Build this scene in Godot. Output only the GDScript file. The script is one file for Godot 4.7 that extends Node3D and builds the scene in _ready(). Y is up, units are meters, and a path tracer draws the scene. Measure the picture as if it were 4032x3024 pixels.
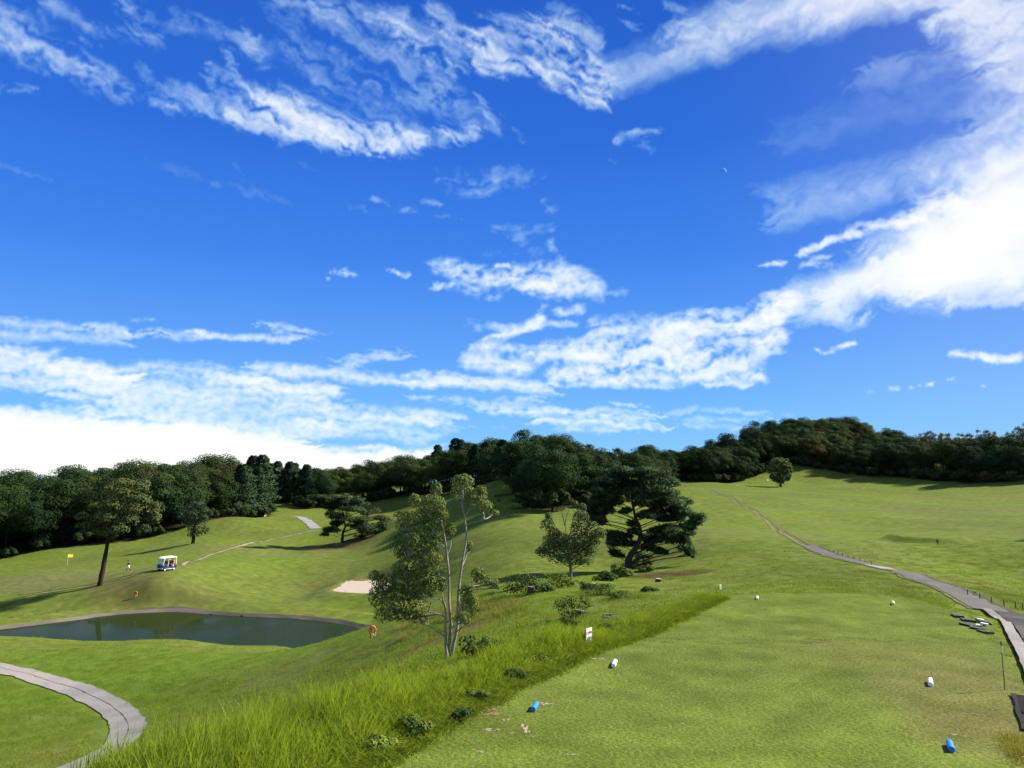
extends Node3D
# A golf course seen from a raised tee: y is up, metres, the tee's turf lies at y = 0 and the eye stands four metres above it.

const EYE := Vector3(0, 4, 0)
const PITCH := 0.1205            # the lens looks this far above the horizon
const FOCAL := 3024.0            # focal length in photograph pixels (4032 x 3024)
const EXPOSURE := 2.45
const SUN_AZ := 74.0             # degrees to the right of the view
const SUN_EL := 38.0

var rng := RandomNumberGenerator.new()
var taken := {}

# ---------------------------------------------------------------- camera, sky, sun

func ray(px: float, py: float) -> Vector3:
	var x := (px - 2016.0) / FOCAL
	var y := -(py - 1512.0) / FOCAL
	return Vector3(x, y * cos(PITCH) + sin(PITCH), -cos(PITCH) + y * sin(PITCH))

# The point seen at a photograph pixel when it lies d metres ahead of the eye.
func at(px: float, py: float, d: float) -> Vector3:
	var r := ray(px, py)
	return EYE + r * (d / -r.z)

func set_stage() -> void:
	var cam := Camera3D.new()
	cam.name = "camera"
	cam.fov = rad_to_deg(2.0 * atan(1512.0 / FOCAL))
	cam.near = 0.1
	cam.far = 9000.0
	add_child(cam)
	cam.position = EYE
	cam.rotation = Vector3(PITCH, 0, 0)
	cam.current = true
	var env := Environment.new()
	env.background_mode = Environment.BG_SKY
	env.tonemap_mode = Environment.TONE_MAPPER_LINEAR
	env.tonemap_exposure = EXPOSURE
	env.sdfgi_enabled = true
	env.ssao_enabled = true
	env.ssil_enabled = true
	var sm := PanoramaSkyMaterial.new()
	sm.panorama = ImageTexture.create_from_image(sky_image())
	var sky := Sky.new()
	sky.sky_material = sm
	env.sky = sky
	env.background_energy_multiplier = 1.0 / EXPOSURE   # the sky is computed as bright as it shows in the picture
	var we := WorldEnvironment.new()
	we.name = "world"
	we.environment = env
	add_child(we)
	var sun := DirectionalLight3D.new()
	sun.name = "sun"
	sun.light_energy = 1.6
	sun.light_color = Color(1.0, 0.95, 0.88)
	sun.light_angular_distance = 2.0
	sun.shadow_enabled = true
	add_child(sun)
	var az := deg_to_rad(SUN_AZ)
	var el := deg_to_rad(SUN_EL)
	var to_sun := Vector3(sin(az) * cos(el), sin(el), -cos(az) * cos(el))
	sun.look_at_from_position(to_sun * 50.0, Vector3.ZERO, Vector3.UP)

# Clouds of the photograph as soft strokes: points (photograph pixels), half-width, density; four families that differ in how the air combs them.
func cloud_strokes() -> Array:
	var fibrous := [
		[[-150, 60, 120, 190, 300, 260, 490, 355], 85, .62], [[-200, -40, 60, 90], 190, .4], [[0, 335, 150, 357], 26, .4],
		[[190, 0, 330, 85, 560, 155], 55, .42], [[470, -40, 550, 60, 610, 150], 75, .5], [[560, 270, 585, 310], 28, .35], [[330, 150, 385, 195], 30, .35],
		[[690, 75, 880, 130, 1010, 215], 70, .36], [[960, 100, 1000, 225], 40, .45], [[880, 210, 930, 290], 16, .4],
		[[580, 375, 700, 415, 860, 430], 40, .45], [[640, 370, 900, 400, 1100, 440], 80, .5], [[850, 300, 1010, 390, 1150, 420], 60, .55], [[1050, 410, 1180, 440, 1320, 510], 95, .95],
		[[900, 450, 1200, 540, 1500, 580], 55, .75], [[1180, 480, 1400, 530, 1620, 550], 75, .95], [[1550, 570, 1720, 560, 1880, 520], 42, .62], [[1130, 590, 1160, 560], 20, .35],
		[[1100, -30, 1300, 40, 1560, 60], 75, .45], [[1150, 90, 1300, 200, 1420, 330, 1500, 420], 190, .34], [[1450, 120, 1600, 260, 1720, 340], 150, .36], [[1150, 180, 1280, 340], 60, .34],
		[[1560, 100, 1680, 190, 1790, 260], 75, .7], [[1730, 80, 1900, 210, 1960, 240], 80, .72], [[1880, 170, 1930, 215], 60, .8], [[1900, 250, 2100, 275, 2250, 330, 2360, 400], 60, .95],
		[[1950, 130, 2080, 130, 2220, 140], 90, .62], [[2160, 110, 2240, 170], 55, .85], [[2180, 60, 2320, 120, 2340, 180], 70, .55], [[2280, 180, 2380, 300], 80, .5], [[2120, 200, 2330, 290], 70, .7],
		[[1650, 380, 1800, 420, 1880, 500], 90, .36], [[1900, 410, 1960, 510], 36, .42], [[2000, 470, 2060, 545], 22, .4], [[1960, 440, 2160, 370], 50, .12],
		[[2480, 95, 2500, 105], 26, .5], [[2440, 10, 2470, 25], 20, .5], [[2620, 15, 2680, 30], 34, .5], [[2640, 60, 2660, 75], 20, .4],
		[[620, 650, 800, 700, 980, 750, 1130, 800], 40, .2], [[10, 650, 190, 700], 22, .24], [[880, 625, 950, 680], 14, .26], [[1180, 650, 1280, 680], 14, .22],
	]
	var soft := [
		[[2450, 290, 2700, 200, 2950, 120, 3300, 60], 110, .55], [[2750, 130, 3000, 60, 3400, -20], 130, .75], [[3200, 0, 3600, -20, 4100, 20], 120, .85], [[3800, 60, 4100, 200], 170, .8], [[3950, 250, 4150, 420], 170, .55],
		[[3450, 260, 3700, 230, 3950, 170], 50, .3], [[3400, 330, 3700, 270, 3950, 240], 60, .26], [[3100, 540, 3500, 420, 4000, 330], 130, .2], [[3900, 480, 4150, 430], 170, .55],
		[[3050, 780, 3400, 690, 3750, 610, 4050, 540], 90, .38], [[3100, 850, 3300, 800, 3650, 700, 4000, 620], 80, .4], [[3650, 660, 4050, 560], 110, .45],
		[[4200, 700, 3980, 800, 3850, 880], 260, 1.5], [[3950, 860, 3750, 960, 3560, 1040], 190, 1.4], [[3650, 1030, 3400, 1110, 3280, 1180], 95, 1.2], [[4200, 1000, 3900, 1010, 3700, 1060], 170, 1.25], [[3500, 1130, 3800, 1100, 4100, 1080], 90, .8],
		[[3150, 1150, 3350, 1100], 70, .8], [[3340, 1250, 3180, 1240, 3100, 1215], 55, .85], [[4100, 1170, 3900, 1190, 3745, 1197], 38, .9], [[3950, 1130, 4100, 1130], 60, .8],
	]
	var puffy := [
		[[3010, 1047, 3070, 1032], 16, .9], [[3150, 1000, 3200, 975, 3240, 955], 22, .9], [[3250, 945, 3330, 915], 22, 1.0], [[3330, 915, 3460, 890, 3600, 865], 30, 1.0], [[3560, 860, 3800, 780], 50, .8], [[3200, 1020, 3280, 1000], 18, .6], [[3150, 1042, 3300, 1038], 16, .6],
		[[3100, 1190, 2950, 1250, 2780, 1290, 2600, 1310], 62, 1.0], [[2720, 1235, 2860, 1225], 30, .7], [[3060, 1270, 2900, 1300], 36, .9], [[2350, 1290, 2500, 1290, 2700, 1280], 60, .75],
		[[2140, 1390, 2400, 1370, 2750, 1380, 3050, 1350], 62, .95], [[2300, 1420, 2600, 1440, 2900, 1430, 3080, 1340], 50, .8], [[2180, 1470, 2450, 1480, 2800, 1470, 2990, 1470], 52, .95], [[2200, 1510, 2640, 1505], 30, .7], [[2760, 1515, 2940, 1515], 12, .8],
		[[3215, 1380, 3290, 1365, 3365, 1355], 15, .95], [[3755, 1390, 3850, 1395, 3900, 1412], 26, .85], [[3890, 1415, 3950, 1410, 4010, 1402], 26, 1.1],
		[[3505, 1527, 3535, 1527], 8, 1.0], [[3575, 1526, 3590, 1526], 6, .8], [[3608, 1518, 3625, 1518], 6, .8], [[3650, 1512, 3675, 1512], 8, 1.0], [[3728, 1495, 3745, 1495], 7, .9], [[3430, 1539, 3455, 1539], 6, .6], [[3860, 1516, 3880, 1512], 6, .6],
		[[1700, 1045, 1850, 1080, 2000, 1120], 42, .62], [[1760, 1040, 1950, 1090, 2150, 1140], 48, .75], [[2050, 1080, 2200, 1080, 2340, 1140], 62, .85], [[2100, 1130, 2250, 1150], 45, .8], [[1690, 1120, 1770, 1135], 18, .75], [[1780, 1120, 1960, 1170], 36, .55], [[1950, 1052, 2000, 1052], 14, .85],
		[[1315, 1072, 1370, 1085], 20, .75], [[1375, 1065, 1400, 1085], 20, .75], [[1540, 1068, 1590, 1085], 17, .75], [[1275, 1095, 1285, 1095], 9, .7],
		[[1760, 700, 1900, 740], 90, .3], [[1960, 690, 2120, 710], 90, .3], [[2140, 800, 2180, 830], 34, .36], [[1470, 780, 1620, 825], 26, .42], [[1660, 785, 1730, 815], 20, .45], [[1380, 815, 1520, 850], 24, .26], [[1710, 850, 1830, 870], 18, .3],
		[[1950, 900, 2180, 900], 36, .3], [[2040, 940, 2120, 1000], 34, .34], [[2160, 960, 2210, 1010], 32, .4], [[1880, 1000, 2080, 1000], 24, .3], [[2400, 1140, 2450, 1150], 22, .4],
		[[1860, 1270, 1960, 1290, 2120, 1270, 2140, 1220], 34, .55], [[2140, 1260, 2060, 1300, 1920, 1350], 28, .85], [[2120, 1285, 2260, 1275], 22, .7], [[2200, 1225, 2280, 1215], 26, .65], [[1880, 1360, 2090, 1385], 28, .7], [[1850, 1420, 1960, 1430, 2060, 1440], 56, .8], [[2240, 1345, 2330, 1350], 26, .4],
		[[2440, 540, 2560, 570], 44, .42], [[2500, 520, 2580, 520], 24, .42], [[2390, 625, 2410, 630], 14, .4],
	]
	var level := [
		[[-80, 1255, 120, 1275, 280, 1290], 26, .6], [[-80, 1300, 150, 1320, 480, 1335], 34, .55], [[350, 1285, 520, 1305], 26, .65], [[520, 1255, 660, 1265], 10, .5], [[600, 1315, 800, 1320], 26, .5], [[780, 1315, 960, 1325, 1160, 1340], 22, .75], [[1060, 1280, 1200, 1310], 30, .6], [[1260, 1295, 1300, 1310], 14, .4],
		[[-100, 1385, 60, 1390, 250, 1440, 480, 1490], 62, .95], [[-100, 1470, 250, 1490, 480, 1500], 75, .8], [[520, 1450, 800, 1460, 1020, 1500], 44, .6], [[250, 1560, 500, 1545, 800, 1550, 1100, 1540, 1300, 1570], 76, .72], [[820, 1470, 1000, 1500, 1250, 1540], 48, .62], [[380, 1620, 700, 1640, 1000, 1660, 1300, 1680], 70, .7],
		[[1000, 1450, 1250, 1470, 1500, 1490, 1700, 1500, 1850, 1500], 34, .8], [[1650, 1490, 1900, 1505, 2150, 1530], 36, .85], [[1310, 1440, 1420, 1410, 1580, 1385], 30, .55], [[1000, 1520, 1300, 1540], 34, .6], [[1050, 1600, 1350, 1610, 1750, 1660], 42, .62], [[1200, 1680, 1500, 1700, 1690, 1720], 40, .6], [[1300, 1650, 1550, 1640, 1790, 1655], 40, .6],
		[[-200, 1630, 100, 1640, 300, 1665], 44, 1.2], [[-200, 1720, 200, 1720, 600, 1740, 900, 1760, 1150, 1800], 95, 2.2], [[-200, 1800, 600, 1830, 1200, 1860, 1720, 1850], 90, 2.2], [[600, 1690, 760, 1690, 950, 1740], 40, 1.2], [[1100, 1745, 1220, 1780, 1350, 1790], 26, .9], [[1300, 1820, 1550, 1800, 1700, 1810], 34, 1.2], [[1470, 1775, 1545, 1765], 9, .7], [[-200, 1880, 1700, 1900], 80, 1.8], [[-300, 1920, 500, 1930], 80, 1.6], [[330, 1660, 420, 1655], 16, .8],
		[[1640, 1565, 1720, 1575], 18, .6], [[1760, 1580, 1900, 1590, 2150, 1580], 24, .6], [[1900, 1610, 2200, 1620, 2400, 1640, 2560, 1645], 22, .85], [[2080, 1650, 2300, 1665, 2480, 1680, 2600, 1675], 22, .8], [[2200, 1685, 2420, 1705], 16, .55], [[2400, 1590, 2520, 1590], 9, .6], [[2320, 1615, 2520, 1615], 12, .5],
		[[2600, 1620, 2800, 1620, 3060, 1622], 16, .42], [[2700, 1650, 2900, 1660, 3010, 1640], 18, .42], [[2720, 1675, 2900, 1690], 14, .36], [[3090, 1626, 3140, 1628], 8, .4], [[1860, 1680, 1960, 1678], 6, .4], [[880, 1395, 1000, 1390], 12, .15],
	]
	return [fibrous, soft, puffy, level]

const SKY_X0 := -420.0
const SKY_Y0 := -420.0
const SKY_STEP := 6.0
const SKY_W := 812
const SKY_H := 400

func stroke_map(strokes: Array) -> PackedFloat32Array:
	var m := PackedFloat32Array()
	m.resize(SKY_W * SKY_H)
	for s: Array in strokes:
		var pts: Array = s[0]
		var w: float = s[1] * 1.3
		var dens: float = s[2]
		var own := {}
		for k in range(0, pts.size() - 3, 2):
			var a := Vector2(pts[k], pts[k + 1])
			var b := Vector2(pts[k + 2], pts[k + 3])
			var ab := b - a
			var ll := maxf(ab.length_squared(), 1.0)
			var i0 := clampi(int((minf(a.x, b.x) - w - SKY_X0) / SKY_STEP), 0, SKY_W - 1)
			var i1 := clampi(int((maxf(a.x, b.x) + w - SKY_X0) / SKY_STEP) + 1, 0, SKY_W - 1)
			var j0 := clampi(int((minf(a.y, b.y) - w - SKY_Y0) / SKY_STEP), 0, SKY_H - 1)
			var j1 := clampi(int((maxf(a.y, b.y) + w - SKY_Y0) / SKY_STEP) + 1, 0, SKY_H - 1)
			for j in range(j0, j1 + 1):
				for i in range(i0, i1 + 1):
					var p := Vector2(SKY_X0 + i * SKY_STEP, SKY_Y0 + j * SKY_STEP)
					var t := clampf((p - a).dot(ab) / ll, 0.0, 1.0)
					var q := 1.0 - p.distance_squared_to(a + ab * t) / (w * w)
					if q > 0.0:
						var n := j * SKY_W + i
						own[n] = maxf(own.get(n, 0.0), q * q * dens)
		for n: int in own:
			m[n] = maxf(m[n], own[n]) + 0.4 * minf(m[n], own[n])
	return m

func fbm(seed_: int, freq: float, octaves: int, kind := FastNoiseLite.TYPE_SIMPLEX_SMOOTH, gain := 0.5) -> FastNoiseLite:
	var n := FastNoiseLite.new()
	n.seed = seed_
	n.noise_type = kind
	n.frequency = freq
	n.fractal_type = FastNoiseLite.FRACTAL_FBM
	n.fractal_octaves = octaves
	n.fractal_gain = gain
	return n

func ramp(x: float, keys: PackedFloat32Array, cols: PackedVector3Array) -> Vector3:
	for k in range(1, keys.size()):
		if x <= keys[k]:
			return cols[k - 1].lerp(cols[k], clampf((x - keys[k - 1]) / (keys[k] - keys[k - 1]), 0, 1))
	return cols[cols.size() - 1]

func smooth(a: float, b: float, x: float) -> float:
	var t := clampf((x - a) / (b - a), 0.0, 1.0)
	return t * t * (3.0 - 2.0 * t)

func sky_image() -> Image:
	var W := 4096
	var H := 2048
	var keys := PackedFloat32Array([0, 4, 9, 16, 24, 34, 60, 90])
	var cols := PackedVector3Array()
	for c in [[150, 210, 255], [124, 194, 255], [98, 166, 252], [66, 134, 238], [48, 112, 220], [38, 96, 202], [30, 82, 186], [26, 74, 176]]:
		var l := Color(c[0] / 255.0, c[1] / 255.0, c[2] / 255.0).srgb_to_linear()
		cols.append(Vector3(l.r, l.g, l.b))
	# the whole dome, small: the same air, cirrus out of view thickened for fill light
	var w1 := 2048
	var h1 := 1024
	var far_noise := fbm(7, 0.55, 7, FastNoiseLite.TYPE_SIMPLEX_SMOOTH, 0.56)
	var far_warp := fbm(8, 0.4, 3)
	var small := PackedFloat32Array()
	small.resize(w1 * h1 * 3)
	for j in h1:
		var el := (0.5 - (j + 0.5) / h1) * PI
		var up := maxf(sin(el), 0.0)
		var base := ramp(rad_to_deg(maxf(el, 0.0)), keys, cols)
		for i in w1:
			var c := base
			if el > -0.02:
				var az := (i + 0.5) / w1 * TAU
				var r := cos(el) / (up + 0.16)
				var x := sin(az) * r * 2.2
				var z := -cos(az) * r * 2.2
				var wv := far_warp.get_noise_2d(x, z)
				var n := far_noise.get_noise_2d(x * 0.5 + z * 0.3 + wv * 0.8, (z * 0.9 - x * 0.55) * 1.9 + wv * 0.7)
				var q := Color(base.x, base.y, base.z).linear_to_srgb().lerp(Color.WHITE, 1.0 - exp(-2.4 * maxf(0.0, n + 0.22))).srgb_to_linear()
				c = Vector3(q.r, q.g, q.b)
			var o := (j * w1 + i) * 3
			small[o] = c.x
			small[o + 1] = c.y
			small[o + 2] = c.z
	var img := Image.create_from_data(w1, h1, false, Image.FORMAT_RGBF, small.to_byte_array())
	img.resize(W, H, Image.INTERPOLATE_CUBIC)
	# the part in view, at full size
	var groups := cloud_strokes()
	var maps: Array[PackedFloat32Array] = []
	for g: Array in groups:
		maps.append(stroke_map(g))
	var ang := PackedFloat32Array([0.55, -0.34, -0.10, 0.05])
	var long_f := PackedFloat32Array([0.0019, 0.0010, 0.0030, 0.0013])
	var cross_f := PackedFloat32Array([0.0100, 0.0070, 0.0120, 0.0160])
	var comb := PackedFloat32Array([70.0, 120.0, 24.0, 120.0])
	var amp := PackedFloat32Array([0.56, 0.72, 0.6, 0.66])
	var swing := PackedFloat32Array([1.3, 0.75, 1.25, 1.1])
	var lo := PackedFloat32Array([0.06, 0.03, 0.08, 0.06])
	var thick := PackedFloat32Array([1.8, 1.8, 2.3, 2.3])
	var noise_a: Array[FastNoiseLite] = []
	var noise_b: Array[FastNoiseLite] = []
	for g in 4:
		noise_a.append(fbm(20 + g, 1.0, 6, FastNoiseLite.TYPE_SIMPLEX_SMOOTH, 0.58))
		noise_b.append(fbm(40 + g, 0.0045, 4))
	var fine := fbm(61, 0.02, 4, FastNoiseLite.TYPE_SIMPLEX_SMOOTH, 0.6)
	var hair := fbm(62, 1.0, 4, FastNoiseLite.TYPE_SIMPLEX_SMOOTH, 0.6)
	var cp := cos(PITCH)
	var sp := sin(PITCH)
	for j in range(560, 1032):
		var el := (0.5 - (j + 0.5) / H) * PI
		var base := ramp(rad_to_deg(maxf(el, 0.0)), keys, cols)
		var sel := sin(el)
		var cel := cos(el)
		for i in range(-500, 500):
			var az := (i + 0.5) / W * TAU
			var dx := sin(az) * cel
			var dz := -cos(az) * cel
			var zc := sel * sp - dz * cp
			var px := 2016.0 + FOCAL * dx / zc
			var py := 1512.0 - FOCAL * (sel * cp + dz * sp) / zc
			var out := maxf(maxf(-px, px - 4032.0), maxf(-py, 0.0))
			if out > 380.0:
				continue
			var c := base
			# to the right the air is whiter, towards the sun
			c = c.lerp(Vector3(.75, .8, 1.0), 0.10 * smooth(2600.0, 4300.0, px))
			var wx := fine.get_noise_2d(px, py)
			var clear := 1.0
			for g in 4:
				var na := noise_b[g].get_noise_2d(px, py)
				var nb := noise_b[g].get_noise_2d(px + 900.0, py - 700.0)
				var ca := cos(ang[g])
				var sa := sin(ang[g])
				var lx := (px * ca + py * sa) * long_f[g] + na * 0.5
				var ly := (-px * sa + py * ca) * cross_f[g] + nb * 0.5
				var pull := comb[g] * hair.get_noise_2d(lx * 0.8, ly * 1.7 + 40.0 * g) + comb[g] * 0.5 * fine.get_noise_2d(lx * 60.0, ly * 220.0)
				var sx := px + na * 26.0 + wx * 10.0 + ca * pull
				var sy := py + nb * 16.0 + fine.get_noise_2d(px + 300.0, py) * 10.0 + sa * pull
				var fx := (sx - SKY_X0) / SKY_STEP
				var fy := (sy - SKY_Y0) / SKY_STEP
				var ix := int(fx)
				var iy := int(fy)
				if ix < 0 or iy < 0 or ix >= SKY_W - 1 or iy >= SKY_H - 1:
					continue
				var m := maps[g]
				var o := iy * SKY_W + ix
				var tx := fx - ix
				var ty := fy - iy
				var d := lerpf(lerpf(m[o], m[o + 1], tx), lerpf(m[o + SKY_W], m[o + SKY_W + 1], tx), ty)
				if d < 0.02:
					continue
				var n := noise_a[g].get_noise_2d(lx, ly)
				if g == 0:
					n = n * 0.7 + hair.get_noise_2d(lx * 2.2 + wx * 0.3, ly * 2.0) * 0.42 + wx * 0.22
				elif g == 1:
					n = n * 0.8 + hair.get_noise_2d(lx * 2.0, ly * 1.8) * 0.2 + wx * 0.06
				else:
					n = n * 0.7 + hair.get_noise_2d(lx * 2.0, ly * 1.6) * 0.25 + wx * 0.36
				var v := pow(d, 1.3) * (amp[g] + swing[g] * n / maxf(1.0, d * d))
				clear *= exp(-thick[g] * maxf(v - lo[g], 0.0))
			# thin cloud is mixed as the eye sees it
			var q := Color(c.x, c.y, c.z).linear_to_srgb().lerp(Color(1.0, 1.0, 1.0), 1.0 - clear).srgb_to_linear()
			c = Vector3(q.r, q.g, q.b) * (1.0 + 0.06 * (1.0 - clear))
			var ci := posmod(i, W)
			var w := smooth(380.0, 20.0, out)
			if w < 1.0:
				var old := img.get_pixel(ci, j)
				c = Vector3(old.r, old.g, old.b).lerp(c, w)
			img.set_pixel(ci, j, Color(c.x, c.y, c.z))
	return img

# ---------------------------------------------------------------- the lie of the land

var tps_x := PackedFloat32Array()
var tps_z := PackedFloat32Array()
var tps_w := PackedFloat64Array()
var xs := PackedFloat32Array()
var zs := PackedFloat32Array()
var heights := PackedFloat32Array()
var tee := PackedVector2Array()
var pond := PackedVector2Array()
var bunker := PackedVector2Array()
var bunker_y := 0.0
var small_tee := Vector2(0, 0)
var small_tee_y := 0.0
const WATER := -13.0
const TREE_H := 11.0

# Photograph pixel and distance ahead of points on the grass; then of points on the skyline of the woods, whose ground lies a tree's height below.
func land_points() -> PackedVector3Array:
	var out := PackedVector3Array()
	for p: Array in [
		[3860, 2390, 30], [3700, 2312, 36], [3500, 2246, 46], [3300, 2195, 58], [3200, 2166, 66], [3060, 2085, 90], [2950, 2010, 125], [2850, 1955, 170], [2760, 1925, 215],
		[4032, 2520, 23], [4300, 2480, 26], [4032, 2800, 15.5], [4400, 2700, 18],
		[3020, 1912, 256], [3200, 1922, 250], [2900, 1905, 262], [3130, 1875, 285], [3500, 1944, 230], [3800, 1942, 212], [4032, 1930, 200], [4300, 1925, 190],
		[3800, 2000, 150], [3800, 2100, 100], [3900, 2250, 62], [4032, 2335, 46], [4032, 2100, 90], [3500, 2100, 92], [3500, 2000, 150], [3600, 2200, 64], [3300, 2050, 118], [4300, 2200, 60], [4400, 2050, 100],
		[2470, 2245, 75], [2245, 2292, 52], [2500, 2330, 42], [2300, 2400, 32], [2080, 2330, 44], [2400, 2440, 26], [1765, 2592, 24], [1960, 2470, 30], [2600, 2300, 52], [2900, 2260, 52], [3200, 2275, 42],
		[1300, 2600, 48], [1000, 2750, 45], [700, 2700, 52], [200, 2600, 62], [490, 2800, 49], [100, 2640, 58], [300, 2980, 40.5], [900, 2900, 38], [1200, 2800, 35], [1500, 2650, 34], [1650, 2480, 44], [-300, 2700, 55], [-300, 3000, 41], [60, 2990, 41],
		[0, 2514, 75], [-400, 2520, 76], [400, 2532, 74], [680, 2514, 70], [1000, 2545, 72], [1250, 2567, 71], [1400, 2512, 78], [1500, 2492, 84], [860, 2540, 71], [1550, 2400, 95],
		[200, 2425, 98], [500, 2402, 101], [700, 2397, 101], [1000, 2402, 101], [1300, 2420, 97], [-200, 2450, 97], [-500, 2400, 108],
		[1000, 2370, 106], [1000, 2300, 116], [1400, 2322, 112], [1650, 2330, 96], [1300, 2200, 136], [1345, 2138, 158], [1220, 2080, 185], [1200, 2045, 205], [1100, 2115, 172], [640, 2240, 110], [760, 2215, 118], [505, 2257, 120], [265, 2226, 142], [390, 2306, 108], [300, 2345, 104], [600, 2290, 104], [100, 2395, 101], [800, 2300, 109],
		[0, 2212, 162], [250, 2168, 168], [480, 2152, 170], [700, 2108, 175], [900, 2040, 186], [1000, 2036, 195], [100, 2265, 126], [-300, 2260, 140], [-300, 2215, 165], [60, 2320, 112], [700, 2160, 145], [900, 2130, 155],
		[1500, 2150, 142], [1700, 2150, 122], [1900, 2105, 108], [2100, 2100, 100], [2300, 2080, 105], [1960, 1893, 152], [1880, 1925, 152], [1800, 1962, 154], [1640, 2010, 164], [1550, 2040, 178], [1450, 2028, 225], [1700, 2030, 172], [1900, 1960, 178], [2000, 2040, 122], [2300, 2015, 124], [2150, 2035, 122],
		[1700, 2250, 88], [1850, 2250, 75], [2000, 2210, 74], [1550, 2250, 112], [1800, 2350, 56],
		[-400, 2120, 200], [0, 2120, 200], [215, 2095, 200], [450, 2065, 205], [650, 2060, 208], [900, 2020, 225], [1050, 1995, 240],
		[2700, 2150, 76], [2700, 2050, 110], [2700, 1960, 168], [2600, 1921, 225], [2650, 1896, 262], [2480, 2000, 140], [2500, 1945, 185],
	]:
		out.append(at(p[0], p[1], p[2]))
	for p: Array in [
		[1180, 1862, 240], [1350, 1850, 300], [1520, 1852, 300], [1680, 1800, 290], [1850, 1760, 280], [2060, 1735, 250],
		[2210, 1717, 185], [2330, 1750, 180], [2450, 1785, 190], [2560, 1800, 230], [2800, 1775, 300], [2930, 1730, 305], [3100, 1670, 325], [3170, 1648, 340], [3310, 1655, 345], [3420, 1668, 335], [3550, 1735, 320], [3730, 1730, 290], [3900, 1725, 270], [4100, 1705, 260], [4500, 1700, 250],
	]:
		out.append(at(p[0], p[1], p[2]) - Vector3(0, TREE_H, 0))
	for p: Array in [[-25, 2.3, 2], [0, 2.4, 3], [0, 2.4, -2.5], [8, 1.8, 0], [-9, 1.5, -3], [14, .8, -6], [-16, -3, -10], [-24, -8, -18], [-40, -11, -22], [20, -1.5, -12], [0, 2, 30], [-80, -8, 30], [80, 0, 30], [-500, -10, -100], [500, 5, -100], [-400, 0, -500], [0, 0, -600], [500, 5, -500], [-100, -12, -60], [-120, -12.5, -90]]:
		out.append(Vector3(p[0], p[1], p[2]))
	return out

func fit_land() -> void:
	var pts := land_points()
	var n := pts.size()
	var size := n + 3
	var m: Array[PackedFloat64Array] = []
	for i in size:
		var row := PackedFloat64Array()
		row.resize(size + 1)
		m.append(row)
	for i in n:
		tps_x.append(pts[i].x)
		tps_z.append(pts[i].z)
		for j in n:
			var dx := (pts[i].x - pts[j].x) / 100.0
			var dz := (pts[i].z - pts[j].z) / 100.0
			var r2 := dx * dx + dz * dz
			m[i][j] = r2 * log(r2) if r2 > 1e-9 else 0.0
		m[i][i] += 0.0012 * clampf(absf(pts[i].z) / 100.0, 0.15, 2.0)
		m[i][n] = 1.0
		m[i][n + 1] = pts[i].x / 100.0
		m[i][n + 2] = pts[i].z / 100.0
		m[i][size] = pts[i].y
		m[n][i] = 1.0
		m[n + 1][i] = pts[i].x / 100.0
		m[n + 2][i] = pts[i].z / 100.0
	for k in size:
		var best := k
		for i in range(k + 1, size):
			if absf(m[i][k]) > absf(m[best][k]):
				best = i
		var swap := m[k]
		m[k] = m[best]
		m[best] = swap
		var mk := m[k]
		for i in range(k + 1, size):
			var mi := m[i]
			var f := mi[k] / mk[k]
			if f != 0.0:
				for j in range(k, size + 1):
					mi[j] -= f * mk[j]
				m[i] = mi
	tps_w.resize(size)
	for k in range(size - 1, -1, -1):
		var s := m[k][size]
		for j in range(k + 1, size):
			s -= m[k][j] * tps_w[j]
		tps_w[k] = s / m[k][k]

func land(x: float, z: float) -> float:
	var n := tps_x.size()
	var s := tps_w[n] + tps_w[n + 1] * x / 100.0 + tps_w[n + 2] * z / 100.0
	for i in n:
		var dx := (x - tps_x[i]) * 0.01
		var dz := (z - tps_z[i]) * 0.01
		var r2 := dx * dx + dz * dz
		if r2 > 1e-9:
			s += tps_w[i] * r2 * log(r2)
	return s

# Signed distance to a closed outline, negative inside.
func off_outline(p: Vector2, poly: PackedVector2Array) -> float:
	var best := 1e9
	var inside := false
	var n := poly.size()
	var j := n - 1
	for i in n:
		var a := poly[j]
		var b := poly[i]
		var ab := b - a
		var t := clampf((p - a).dot(ab) / maxf(ab.length_squared(), 1e-9), 0.0, 1.0)
		best = minf(best, p.distance_squared_to(a + ab * t))
		if (b.y > p.y) != (a.y > p.y) and p.x < (a.x - b.x) * (p.y - b.y) / (a.y - b.y) + b.x:
			inside = not inside
		j = i
	return -sqrt(best) if inside else sqrt(best)

# A pixel's point on the level plane y.
func on_level(px: float, py: float, y: float) -> Vector2:
	var r := ray(px, py)
	var t := (y - EYE.y) / r.y
	return Vector2(r.x * t, r.z * t)

func rounded(src: PackedVector2Array, steps := 4) -> PackedVector2Array:
	var out := PackedVector2Array()
	var n := src.size()
	for i in n:
		for k in steps:
			out.append(src[i].cubic_interpolate(src[(i + 1) % n], src[(i + n - 1) % n], src[(i + 2) % n], k / float(steps)))
	return out

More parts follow.
